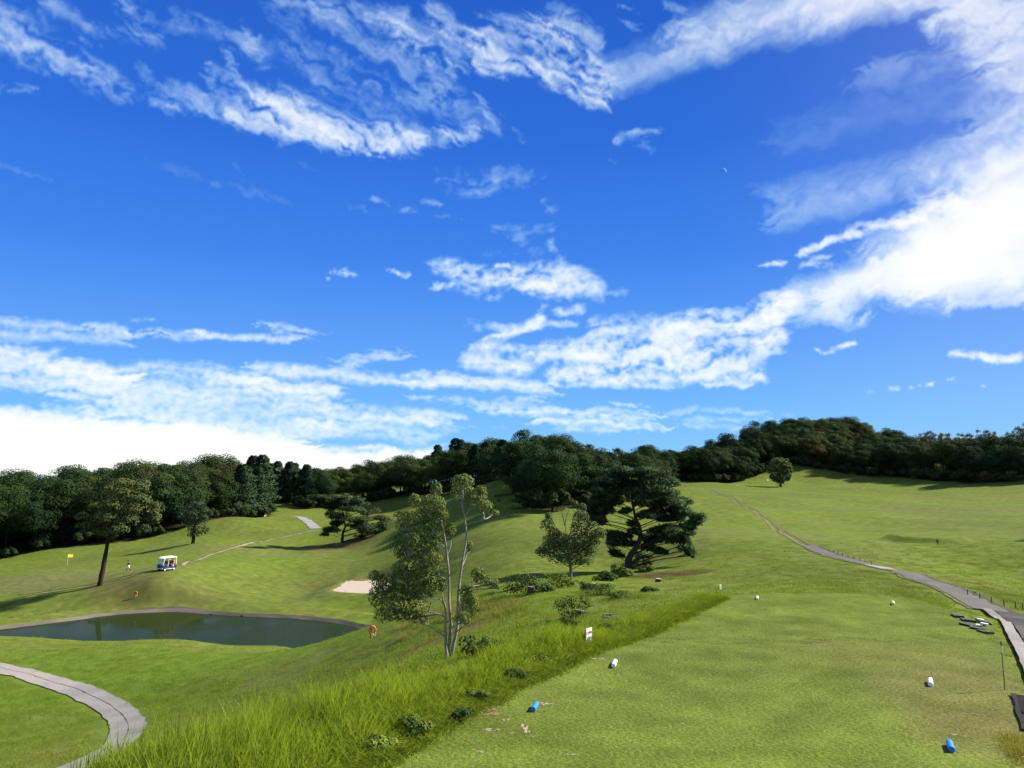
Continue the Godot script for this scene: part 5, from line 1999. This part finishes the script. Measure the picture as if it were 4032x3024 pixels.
# Surface nets over a smooth union of tapered capsules; each bone carries its colour.
func body_mesh(bones: Array, cell: float, blend: float) -> ArrayMesh:
	var lo := Vector3(1e9, 1e9, 1e9)
	var hi := -lo
	for b: Array in bones:
		for q in 2:
			var r: Vector3 = Vector3.ONE * (float(b[2 + q]) + cell * 3.0)
			lo = lo.min((b[q] as Vector3) - r)
			hi = hi.max((b[q] as Vector3) + r)
	var n := Vector3i(((hi - lo) / cell).ceil()) + Vector3i.ONE
	var field := PackedFloat32Array()
	field.resize(n.x * n.y * n.z)
	for z in n.z:
		for y in n.y:
			for x in n.x:
				field[(z * n.y + y) * n.x + x] = body_field(bones, lo + Vector3(x, y, z) * cell, blend)
	var s := Shape.new()
	var id := PackedInt32Array()
	id.resize(field.size())
	id.fill(-1)
	var corner := [Vector3i(0, 0, 0), Vector3i(1, 0, 0), Vector3i(0, 1, 0), Vector3i(1, 1, 0), Vector3i(0, 0, 1), Vector3i(1, 0, 1), Vector3i(0, 1, 1), Vector3i(1, 1, 1)]
	var edge := [[0, 1], [2, 3], [4, 5], [6, 7], [0, 2], [1, 3], [4, 6], [5, 7], [0, 4], [1, 5], [2, 6], [3, 7]]
	for z in n.z - 1:
		for y in n.y - 1:
			for x in n.x - 1:
				var val := PackedFloat32Array()
				var sgn := 0
				for q in 8:
					var c: Vector3i = corner[q]
					var f := field[((z + c.z) * n.y + y + c.y) * n.x + x + c.x]
					val.append(f)
					if f < 0.0: sgn += 1
				if sgn == 0 or sgn == 8:
					continue
				var sum := Vector3.ZERO
				var cnt := 0
				for e: Array in edge:
					if (val[e[0]] < 0.0) != (val[e[1]] < 0.0):
						var t := val[e[0]] / (val[e[0]] - val[e[1]])
						sum += Vector3(corner[e[0]]).lerp(Vector3(corner[e[1]]), t)
						cnt += 1
				var p := lo + (Vector3(x, y, z) + sum / cnt) * cell
				id[(z * n.y + y) * n.x + x] = s.v.size()
				s.v.append(p)
				var h := cell * .5
				s.n.append(Vector3(body_field(bones, p + Vector3(h, 0, 0), blend) - body_field(bones, p - Vector3(h, 0, 0), blend), body_field(bones, p + Vector3(0, h, 0), blend) - body_field(bones, p - Vector3(0, h, 0), blend), body_field(bones, p + Vector3(0, 0, h), blend) - body_field(bones, p - Vector3(0, 0, h), blend)).normalized())
				var best := 1e9
				var col := Color.WHITE
				for b: Array in bones:
					var d := capsule(b, p)
					if d < best:
						best = d
						col = b[4]
				s.c.append(col)
	for z in range(1, n.z - 1):
		for y in range(1, n.y - 1):
			for x in range(1, n.x - 1):
				var o := (z * n.y + y) * n.x + x
				for ax in 3:
					var st: int = [1, n.x, n.x * n.y][ax]
					if (field[o] < 0.0) == (field[o + st] < 0.0):
						continue
					var u: int = [n.x, n.x * n.y, 1][ax]
					var w: int = [n.x * n.y, 1, n.x][ax]
					var a := id[o - u - w]
					var b := id[o - w]
					var c := id[o]
					var d := id[o - u]
					if a < 0 or b < 0 or c < 0 or d < 0:
						continue
					if (s.v[c] - s.v[a]).cross(s.v[b] - s.v[a]).dot(s.n[a]) > 0.0:
						s.t.append_array([a, b, c, a, c, d])
					else:
						s.t.append_array([a, c, b, a, d, c])
	return s.mesh()

func capsule(b: Array, p: Vector3) -> float:
	var a: Vector3 = b[0]
	var ab: Vector3 = b[1] - a
	var t := clampf((p - a).dot(ab) / maxf(ab.length_squared(), 1e-8), 0.0, 1.0)
	return p.distance_to(a + ab * t) - lerpf(b[2], b[3], t)

func body_field(bones: Array, p: Vector3, blend: float) -> float:
	var d := 1e9
	for b: Array in bones:
		var e := capsule(b, p)
		var h := clampf(.5 + .5 * (d - e) / blend, 0.0, 1.0)
		d = lerpf(d, e, h) - blend * h * (1.0 - h)
	return d

func walker() -> void:
	var p := seen(505, 2254, 70.0)
	var o := thing("person", "person in black top, cap and white shorts striding downhill beside the cart", "person", p)
	# walks to the left of the view; x is ahead, z to the walker's left
	o.basis = Basis(Vector3(-.95, 0, .3).normalized(), Vector3.UP, Vector3(-.95, 0, .3).normalized().cross(Vector3.UP))
	var skin := Color(.42, .27, .19)
	var top := Color(.012, .012, .014)
	var shorts := Color(.72, .72, .74)
	var shoe := Color(.70, .68, .62)
	var bones := [
		[Vector3(0, .90, -.07), Vector3(0, .90, .07), .125, .125, shorts], [Vector3(0, .92, 0), Vector3(.01, 1.02, 0), .13, .12, shorts],
		[Vector3(.01, 1.08, 0), Vector3(.02, 1.30, 0), .125, .145, top], [Vector3(.02, 1.38, -.13), Vector3(.02, 1.38, .13), .07, .07, top],
		[Vector3(.02, 1.40, 0), Vector3(.04, 1.50, 0), .055, .05, skin], [Vector3(.045, 1.56, 0), Vector3(.05, 1.62, 0), .082, .095, skin], [Vector3(.12, 1.55, 0), Vector3(.135, 1.57, 0), .018, .012, skin],
		[Vector3(.0, .86, .09), Vector3(.14, .66, .10), .085, .078, shorts], [Vector3(.14, .66, .10), Vector3(.22, .50, .10), .062, .055, top], [Vector3(.22, .50, .10), Vector3(.30, .10, .10), .054, .036, top], [Vector3(.29, .06, .10), Vector3(.42, .07, .10), .042, .032, shoe],
		[Vector3(.0, .86, -.09), Vector3(-.12, .66, -.10), .085, .078, shorts], [Vector3(-.12, .66, -.10), Vector3(-.17, .50, -.10), .062, .055, top], [Vector3(-.17, .50, -.10), Vector3(-.38, .20, -.10), .054, .036, top], [Vector3(-.40, .17, -.10), Vector3(-.33, .06, -.10), .04, .03, shoe],
		[Vector3(.02, 1.37, -.19), Vector3(.09, 1.16, -.22), .056, .046, top], [Vector3(.09, 1.16, -.22), Vector3(.30, 1.02, -.22), .042, .030, skin], [Vector3(.30, 1.02, -.22), Vector3(.38, .98, -.22), .034, .022, skin],
		[Vector3(.02, 1.37, .19), Vector3(-.10, 1.15, .22), .056, .046, top], [Vector3(-.10, 1.15, .22), Vector3(-.13, .95, .24), .042, .030, skin], [Vector3(-.13, .95, .24), Vector3(-.11, .87, .24), .034, .024, skin],
	]
	for k in 4:
		bones.append([Vector3(.38, .985 - .012 * k, -.245 + .016 * k), Vector3(.445, .955 - .016 * k, -.245 + .016 * k), .011, .009, skin])
		bones.append([Vector3(-.11, .865, .215 + .016 * k), Vector3(-.085, .815, .215 + .016 * k), .011, .009, skin])
	bones.append([Vector3(.35, .99, -.24), Vector3(.40, 1.0, -.265), .012, .009, skin])
	bones.append([Vector3(-.10, .89, .21), Vector3(-.06, .86, .205), .012, .009, skin])
	var m := StandardMaterial3D.new()
	m.vertex_color_use_as_albedo = true
	m.roughness = .85
	one("body", body_mesh(bones, .019, .03), m, o)
	var cap := Shape.new()
	cap.tube(PackedVector3Array([Vector3(.05, 1.63, 0), Vector3(.05, 1.68, 0), Vector3(.05, 1.72, 0), Vector3(.05, 1.74, 0)]), PackedFloat32Array([.108, .102, .07, .01]), 14, Color.WHITE)
	cap.box(Vector3(.18, 1.635, 0), Vector3(.06, -.01, 0), Vector3(0, .008, 0), Vector3(0, 0, .06), Color.WHITE, .2)
	one("cap", cap.mesh(), paint(.02, .02, .022), o)
	var club := thing("golf_club", "thin golf club carried in the walking person's trailing hand", "golf club", p + o.basis * Vector3(-.11, .85, .24))
	club.basis = o.basis
	one("shaft", cyl(Vector3(.08, -.06, 0), Vector3(-.62, .42, .02), .008, 6).mesh(), paint(.2, .2, .21, .3), club)
	one("head", boxed(Vector3(-.65, .44, .02), Vector3(.05, .035, .015), .2).mesh(), paint(.06, .06, .06, .3), club)

func flag(px: float, py: float, from: float, label: String, tall: float) -> void:
	var p := seen(px, py, from)
	var o := thing("flag_stick", label, "flag", p, 0.0, "flags on the greens")
	one("pole", cyl(Vector3(0, -.1, 0), Vector3(0, tall, 0), .025, 8).mesh(), paint(.55, .52, .40), o)
	var s := Shape.new()
	for k in 7:
		for q in 2:
			var f := k / 6.0
			s.v.append(Vector3(f * .8, tall - .02 - q * .48 - f * .06, .05 * sin(f * 5.0)))
			s.n.append(Vector3(0, 0, 1))
			s.c.append(Color.WHITE)
	for k in 6:
		var e := k * 2
		s.t.append_array([e, e + 2, e + 1, e + 1, e + 2, e + 3])
	var m := paint(.80, .62, .02, .7)
	m.cull_mode = BaseMaterial3D.CULL_DISABLED
	m.backlight_enabled = true
	m.backlight = Color(.5, .5, .3)
	one("flag", s.mesh(), m, o).rotation.y = .75

func lettering(text: String, size: float, where: Vector3, m: Material, parent: Node) -> void:
	var t := TextMesh.new()
	var f := SystemFont.new()
	f.font_names = PackedStringArray(["Droid Sans"])
	f.font_weight = 700
	t.font = f
	t.text = text
	t.font_size = 64
	t.pixel_size = size / 64.0
	t.depth = .004
	var o := one("lettering", t, m, parent)
	o.position = where

func sign_board(px: float, py: float, turn: float, lean: float, wide: float, tall: float, label: String, words: bool) -> void:
	var p := seen(px, py, 9.0)
	var o := thing("distance_sign", label, "sign", p, turn)
	o.rotation.z = lean
	var white := paint(.66, .62, .57, .7)
	white.albedo_texture = mottle(441, .03, 4, .8, 1.0, 128)
	white.uv1_triplanar = true
	var s := Shape.new()
	# the board stands on two legs cut from its lower edge
	s.box(Vector3(0, tall * .57, 0), Vector3(wide * .5, 0, 0), Vector3(0, tall * .43, 0), Vector3(0, 0, .012), Color.WHITE, .1)
	s.box(Vector3(-wide * .36, tall * .06, 0), Vector3(wide * .14, 0, 0), Vector3(0, tall * .0795, 0), Vector3(0, 0, .0115), Color.WHITE, .1)
	s.box(Vector3(wide * .36, tall * .06, 0), Vector3(wide * .14, 0, 0), Vector3(0, tall * .0795, 0), Vector3(0, 0, .0115), Color.WHITE, .1)
	one("board", s.mesh(), white, o)
	var back := Shape.new()
	for z in [-1.0, 1.0]:
		back.tube(PackedVector3Array([Vector3(z * wide * .42, tall * .9, -.016), Vector3(z * wide * .42, -.03, -tall * .36)]), PackedFloat32Array([.012, .012]), 6, Color.WHITE)
	one("stand", back.mesh(), paint(.25, .23, .2), o)
	var ink := paint(.02, .02, .025, .6)
	if words:
		lettering("487", tall * .34, Vector3(wide * .04, tall * .40, .0135), ink, o)
		lettering("PAR5", tall * .17, Vector3(wide * .13, tall * .76, .0135), ink, o)
		lettering("8", tall * .22, Vector3(-wide * .36, tall * .74, .0135), paint(.45, .16, .13), o)
	else:
		lettering("PAR5", tall * .14, Vector3(wide * .05, tall * .76, .0135), paint(.12, .12, .13), o)
		lettering("487", tall * .28, Vector3(wide * .02, tall * .42, .0135), paint(.12, .12, .13), o)

func marker(a: Vector2, b: Vector2, r: float, m: Material, label: String, group: String) -> void:
	var ga := on_level(a.x, a.y, 0.0)
	var gb := on_level(b.x, b.y, 0.0)
	var mid := ground((ga.x + gb.x) * .5, (ga.y + gb.y) * .5)
	var d := (gb - ga) * .5
	var o := thing("tee_marker", label, "tee marker", mid + Vector3(0, r * .96, 0), 0.0, group)
	var s := Shape.new()
	var u := Vector3(d.x, 0, d.y)
	s.tube(PackedVector3Array([-u, -u * .97, u * .97, u]), PackedFloat32Array([r * .92, r, r, r * .92]), 28, Color.WHITE, false)
	one("barrel", s.mesh(), m, o)
	for e in [-1.0, 1.0]:
		one("end_cap", cyl(u * .94 * e, u * .985 * e, r * .93, 28).mesh(), m, o)

func lifebuoy(px: float, py: float, from: float, label: String) -> void:
	var p := seen(px, py, from)
	var o := thing("lifebuoy_post", label, "lifebuoy", p, .3, "lifebuoys by the pond")
	o.scale = Vector3.ONE * .78
	one("post", cyl(Vector3(-.05, -.15, 0), Vector3(-.02, .95, 0), .035, 8).mesh(), paint(.03, .025, .02), o)
	var ring := Shape.new()
	var n := 28
	for k in n:
		var a := TAU * k / n
		var b := TAU * (k + 1.0) / n
		ring.tube(PackedVector3Array([Vector3(.06 + .25 * cos(a), .66 + .30 * sin(a), .07), Vector3(.06 + .25 * cos(b), .66 + .30 * sin(b), .07)]), PackedFloat32Array([.07, .07]), 9, Color.WHITE, false)
	one("ring", ring.mesh(), paint(.80, .10, .035, .5), o)
	var rope := Shape.new()
	rope.tube(curve(PackedVector3Array([Vector3(.02, .40, .13), Vector3(.03, .22, .14), Vector3(.05, .06, .13), Vector3(.10, .02, .14)]), 4), taper(13, .022, .022), 6, Color.WHITE)
	rope.tube(curve(PackedVector3Array([Vector3(.10, .40, .13), Vector3(.20, .26, .14), Vector3(.27, .20, .13), Vector3(.32, .30, .12), Vector3(.31, .48, .1)]), 4), taper(17, .018, .018), 6, Color.WHITE)
	one("rope", rope.mesh(), paint(.75, .75, .70), o)

func small_things() -> void:
	flag(265, 2226, 90.0, "yellow flag on the lower green at the foot of the left wood", 1.9)
	flag(3022, 1913, 120.0, "yellow flag on the upper green beside the egg-shaped tree", 2.2)
	sign_board(2318, 2548, deg_to_rad(54), deg_to_rad(-1.5), .27, .44, "white distance board lettered PAR5 487 at the tee's grassy edge", true)
	sign_board(2838, 2322, deg_to_rad(42), deg_to_rad(8), .17, .25, "small tilted white board at the far end of the tee", false)
	var blue := paint(.012, .20, .62, .35)
	var white := paint(.82, .83, .84, .4)
	marker(Vector2(2099, 2804), Vector2(2113, 2782), .047, blue, "sky blue tee marker lying beside the sandy scars", "pairs of tee markers")
	marker(Vector2(3748, 2962), Vector2(3738, 2932), .047, blue, "sky blue tee marker lying alone near the tee's dry right edge", "pairs of tee markers")
	marker(Vector2(2416, 2629), Vector2(2423, 2611), .047, white, "white tee marker lying near the distance board", "pairs of tee markers")
	marker(Vector2(3665, 2705), Vector2(3663, 2686), .047, white, "white tee marker lying on the right half of the tee", "pairs of tee markers")
	marker(Vector2(3517, 2366), Vector2(3516, 2359), .045, paint(.75, .72, .45, .5), "small pale yellow marker on the tee's far right corner", "pairs of tee markers")
	marker(Vector2(2981, 2346), Vector2(2982, 2339), .04, white, "small white marker at the far left end of the tee", "pairs of tee markers")
	# a thin stake at the tee's right edge
	var p := seen(3957, 2716, 9.0)
	var k := -p.z / FOCAL
	var o := thing("marker_stake", "thin dark stake with a pale band standing by the tee's right edge", "stake", p)
	one("rod", cyl(Vector3(0, -.1, 0), Vector3(-2 * k, 176 * k, 0), .009, 8).mesh(), paint(.10, .08, .05), o)
	one("band", cyl(Vector3(-1.6 * k, 135 * k, 0), Vector3(-1.9 * k, 160 * k, 0), .013, 8).mesh(), paint(.6, .58, .5), o)
	one("tip", cyl(Vector3(-1.95 * k, 162 * k, 0), Vector3(-2 * k, 177 * k, 0), .013, 8).mesh(), paint(.05, .05, .05), o)
	lifebuoy(1462, 2516, 50.0, "orange lifebuoy with white rope on a dark post at the pond's right tip")
	lifebuoy(532, 2352, 80.0, "orange lifebuoy on a short post on the slope above the pond")
	# red hazard stakes round the water
	var red := paint(.62, .05, .03, .6)
	for q: Array in [[553, 2516, .42, 40.0, "red stake on the near bank before the pond's dark water"], [445, 2398, .40, 80.0, "red stake on the far bank of the pond below the tall tree"], [1182, 2414, .36, 80.0, "red stake on the far bank in front of the bunker"], [1479, 2430, .4, 70.0, "red stake on the far bank beside the slender tree's leaves"]]:
		var e := seen(q[0], q[1], q[3])
		var st := thing("hazard_stake", q[4], "stake", e, 0.0, "red stakes round the pond")
		one("shaft", boxed(Vector3(0, q[2] * .5 - .05, 0), Vector3(.028, q[2] * .5 + .05, .028), .2).mesh(), red, st)
		one("point", cyl(Vector3(0, q[2] - .005, 0), Vector3(0, q[2] + .03, 0), .028, 4, .006).mesh(), red, st)
	# rake by the sand
	var rk := seen(1356, 2340, 80.0)
	o = thing("bunker_rake", "small rake left at the edge of the bunker", "rake", rk)
	one("handle", cyl(Vector3(0, 0, 0), Vector3(.1, .55, -.2), .018, 6).mesh(), paint(.35, .12, .05), o)
	one("head", boxed(Vector3(0, .03, 0), Vector3(.22, .03, .02)).mesh(), paint(.3, .1, .05), o)
	# pipe ends in the far bank
	for q: Array in [[834, 2424, "black drain pipe end sticking out of the pond's far bank"], [956, 2430, "short dark pipe stub lower on the pond's far bank"]]:
		var e := seen(q[0], q[1], 80.0)
		o = thing("drain_pipe", q[2], "pipe", e + Vector3(0, .1, 0))
		var s := Shape.new()
		s.tube(PackedVector3Array([Vector3(0, 0, -.5), Vector3(0, -.03, .35)]), PackedFloat32Array([.2, .2]), 14, Color.WHITE, false)
		s.tube(PackedVector3Array([Vector3(0, -.03, .35), Vector3(0, 0, -.45)]), PackedFloat32Array([.17, .17]), 14, Color.WHITE, true)
		one("pipe", s.mesh(), paint(.012, .012, .012), o)
		one("collar", cyl(Vector3(0, -.03, .28), Vector3(0, -.03, .345), .225, 14).mesh(), paint(.03, .03, .03), o)
	# low green posts along the climbing path
	var post: Node3D = null
	for q: Array in [[3265, 2172], [3283, 2177], [3300, 2183], [3318, 2190], [3340, 2196], [3362, 2203], [3386, 2211], [3407, 2217], [3432, 2226], [3811, 2346], [3859, 2361], [3904, 2374], [3954, 2386], [4000, 2396], [4028, 2402]]:
		var e := seen(q[0], q[1], 20.0)
		if post == null:
			post = thing("edge_post", "low dark green post in the row along the climbing cart path", "post", e, 0.0, "posts along the cart path")
			one("shaft", cyl(Vector3(0, -.1, 0), Vector3(0, .24, 0), .022, 8).mesh(), paint(.04, .09, .04), post)
			one("cap", cyl(Vector3(0, .235, 0), Vector3(0, .255, 0), .026, 8, .015).mesh(), paint(.05, .10, .05), post)
		else:
			copy_of(post, e, .3, Vector3.ONE)
	# stumps and planks in the hollow
	rng.seed = 91
	for q: Array in [[2093, 2338, .22, .38, "pale sawn stump beside the dark bush"], [2592, 2292, .2, .22, "low weathered stump in the straw-coloured grass"], [2336, 2318, .1, .3, "thin broken stump among weeds by the small tree"]]:
		var e := seen(q[0], q[1], 14.0)
		o = thing("tree_stump", q[4], "stump", e)
		var s := Shape.new()
		s.tube(PackedVector3Array([Vector3(0, -.1, 0), Vector3(0, .05, 0), Vector3(.01, q[3], 0)]), PackedFloat32Array([q[2] * 1.35, q[2] * 1.1, q[2]]), 12, Color(.13, .10, .08), true, .12, 9)
		one("bole", s.mesh(), bark_mat(), o)
		one("cut_face", cyl(Vector3(.01, q[3] - .01, 0), Vector3(.01, q[3] + .012, 0), q[2] * .93, 12).mesh(), paint(.42, .38, .34), o)
	var e := seen(2284, 2425, 12.0)
	k = -e.z / FOCAL
	o = thing("plank_seat", "pale plank resting on a dark crate under the tall bush", "bench", e)
	var pl := Shape.new()
	pl.box(Vector3(0, 20 * k, 0), Vector3(15 * k, -2.5 * k, 0), Vector3(.0, 2.0 * k, 0), Vector3(0, 0, .07), Color.WHITE)
	one("plank", pl.mesh(), paint(.52, .45, .36), o)
	one("crate", boxed(Vector3(0, 8 * k, 0), Vector3(12 * k, 9.5 * k, .09)).mesh(), paint(.035, .032, .03), o)
	# timber edgings and a slab where the turf has washed out
	var ts := thing("timber_steps", "rotting timber edgings let into the washed-out turf left of the tee", "steps")
	var wood := paint(.10, .075, .055, .95)
	for q: Array in [[2395, 2426, 40], [2430, 2434, 46], [2470, 2430, 40], [2440, 2444, 50], [2480, 2441, 40], [2410, 2440, 30], [2455, 2452, 44], [2500, 2448, 30], [2420, 2455, 34], [2385, 2436, 24]]:
		var c := seen(q[0], q[1], 14.0)
		var kk := -c.z / FOCAL
		var s := Shape.new()
		var a := rng.randf_range(-.15, .15)
		s.box(c + Vector3(0, .03, 0), Vector3(cos(a), .02, sin(a)) * q[2] * kk * .5, Vector3(0, .055, 0), Vector3(-sin(a), 0, cos(a)) * .06, Color.WHITE, .15)
		one("timber", s.mesh(), wood, ts)
	for q: Array in [[2478, 2458, 2568, 2430, "dark concrete gutter slab along the tee's left foot"], [2690, 2388, 2730, 2372, "short concrete gutter piece near the tilted board"]]:
		var a := seen(q[0], q[1], 12.0)
		var b := seen(q[2], q[3], 12.0)
		o = thing("gutter_slab", q[4], "slab", (a + b) * .5)
		var s := Shape.new()
		var u := (b - a) * .5
		s.box(Vector3(0, .03, 0), u, Vector3(0, .05, 0), u.cross(Vector3.UP).normalized() * .22, Color.WHITE, .1)
		one("slab", s.mesh(), paint(.10, .10, .11, .9), o)
		s = Shape.new()
		s.box(u * .7 + Vector3(0, .09, 0), u * .22, Vector3(0, .025, 0), u.cross(Vector3.UP).normalized() * .15, Color.WHITE, .1)
		one("broken_edge", s.mesh(), paint(.42, .38, .32, .9), o)
	# torn black matting and bits of board on the right bank
	for q: Array in [[3770, 2428, 46, .5], [3815, 2446, 40, .6], [3820, 2465, 60, .25], [3850, 2478, 46, .2], [3872, 2452, 46, .6], [3880, 2492, 40, .3]]:
		var c := seen(q[0], q[1], 12.0)
		var kk := -c.z / FOCAL
		o = thing("torn_mat", "torn strip of black rubber matting on the bank below the tee's right edge", "mat", c, 0.0, "torn matting on the bank")
		var dir := (seen(q[0] + q[2] * .5, q[1] + q[2] * q[3] * .5, 12.0) - c)
		dir = dir.normalized() * q[2] * kk * .55
		var across := dir.cross(Vector3.UP).normalized() * rng.randf_range(.10, .2)
		across.y = ground_y(c.x + across.x, c.z + across.z) - ground_y(c.x, c.z)
		var s := Shape.new()
		s.box(Vector3(0, .03, 0), dir, Vector3(0, .02, 0), across, Color.WHITE, .1)
		one("strip", s.mesh(), paint(.02, .02, .02, .8), o)
		s = Shape.new()
		s.box(dir * .8 + Vector3(0, .055, 0), dir * .22, Vector3(0, .012, 0), across * .8, Color.WHITE, .1)
		one("curled_end", s.mesh(), paint(.03, .03, .03, .8), o)
	for q: Array in [[3861, 2449, 18], [3877, 2466, 22], [3851, 2471, 12]]:
		var c := seen(q[0], q[1], 12.0)
		var kk := -c.z / FOCAL
		o = thing("white_board", "short white board lying among the torn matting on the bank", "board", c, 0.0, "white boards on the bank")
		var s := Shape.new()
		s.box(Vector3(0, .07, 0), Vector3(.8, -.12, .5).normalized() * q[2] * kk * .6, Vector3(0, .018, 0), Vector3(-.5, 0, .8).normalized() * .06, Color.WHITE, .15)
		one("board", s.mesh(), paint(.70, .68, .62), o)
		one("nail_batten", boxed(Vector3(0, .02, 0), Vector3(.03, .04, .05)).mesh(), paint(.4, .35, .3), o)
	var c := seen(4075, 2800, 9.0)
	o = thing("rubber_mat", "worn black rubber mat at the tee's right rim", "mat", c)
	o.position = Vector3.ZERO
	var edge_line := PackedVector2Array()
	var a1 := seen(3985, 2738, 9.0)
	var b1 := seen(4030, 2880, 9.0)
	for q in 9:
		edge_line.append(Vector2(a1.x, a1.z).lerp(Vector2(b1.x, b1.z), q / 8.0))
	one("mat", strip(edge_line, -1.0, 0.0, .03, Vector3(.016, .016, .017), .08, [], 61).mesh(), rough_mat(451), o)
	one("hem", strip(edge_line, -.07, .02, .04, Vector3(.035, .035, .035), .05, [], 62).mesh(), rough_mat(451), o)
	c = seen(4026, 2988, 8.0)
	o = thing("wooden_tee", "orange-brown wooden tee peg lying in the turf", "tee peg", c + Vector3(0, .02, 0))
	one("peg", cyl(Vector3(-.035, 0, 0), Vector3(.05, .004, -.02), .006, 8).mesh(), paint(.62, .30, .10), o)
	one("cup", cyl(Vector3(.045, .004, -.02), Vector3(.056, .005, -.021), .007, 8, .012).mesh(), paint(.62, .30, .10), o)
	# a sapling and a marker on the small forward tee
	c = seen(3692, 2150, 40.0)
	o = thing("sapling", "tiny staked sapling on the small forward tee across the path", "sapling", c)
	var sp := Shape.new()
	sp.tube(PackedVector3Array([Vector3(0, -.05, 0), Vector3(.02, .35, 0), Vector3(0, .6, 0)]), PackedFloat32Array([.02, .015, .008]), 6, Color(.08, .06, .04))
	one("stem", sp.mesh(), bark_mat(), o)
	sp = Shape.new()
	clump(sp, Vector3(0, .42, 0), Vector3(.13, .22, .13), 40, .12, Vector3(.07, .08, .04))
	one("leaves", sp.mesh(), leaf_mat(Color.WHITE, .3), o)
	# little shelter under the trees at the end of the left path
	c = seen(1030, 2034, 120.0)
	o = thing("garden_shed", "small pinkish-brown shed under the dark conifers", "shed", c)
	one("wall", boxed(Vector3(0, .9, 0), Vector3(1.0, 1.2, .9), .02).mesh(), paint(.30, .22, .17), o)
	var rf := Shape.new()
	rf.box(Vector3(0, 2.2, 0), Vector3(1.2, .15, 0), Vector3(-.01, .06, 0), Vector3(0, 0, 1.1), Color.WHITE)
	one("roof", rf.mesh(), paint(.12, .10, .09), o)
	one("door", boxed(Vector3(.2, .7, .91), Vector3(.38, .85, .02)).mesh(), paint(.16, .11, .08), o)

func moon() -> void:
	var dir := ray(2846, 676).normalized()
	var o := thing("moon", "pale crescent moon in the clear blue sky", "moon", EYE + dir * 6000.0)
	o.look_at(EYE, Vector3.UP)
	o.rotate_object_local(Vector3(0, 0, 1), deg_to_rad(-14))
	var r := 6000.0 * 13.2 / FOCAL
	var s := Shape.new()
	var n := 24
	# the sunlit part of a ball; look_at turns -z to the eye, so +x lies to the left of the view
	for k in n + 1:
		var t := (k / float(n) - .5) * PI
		for q in 5:
			var a := lerpf(deg_to_rad(38), deg_to_rad(92), q / 4.0)
			var d := Vector3(-sin(a) * cos(t), sin(t), -cos(a) * cos(t))
			s.v.append(d * r)
			s.n.append(d)
			s.c.append(Color.WHITE)
	for k in n:
		for q in 4:
			var o1 := k * 5 + q
			if (s.v[o1 + 1] - s.v[o1]).cross(s.v[o1 + 5] - s.v[o1]).dot(s.n[o1]) < 0.0:
				s.t.append_array([o1, o1 + 1, o1 + 5, o1 + 1, o1 + 6, o1 + 5])
			else:
				s.t.append_array([o1, o1 + 5, o1 + 1, o1 + 1, o1 + 5, o1 + 6])
	var m := paint(.20, .24, .36, 1.0, 0.0)  # the blue of the air in front is mixed into the base colour
	one("crescent", s.mesh(), m, o)

func _ready() -> void:
	set_stage()
	build_heights()
	make_zones()
	make_ground()
	make_pond()
	make_paths()
	make_sand()
	single_trees()
	woods()
	make_grass()
	make_bushes()
	cart()
	walker()
	small_things()
	moon()
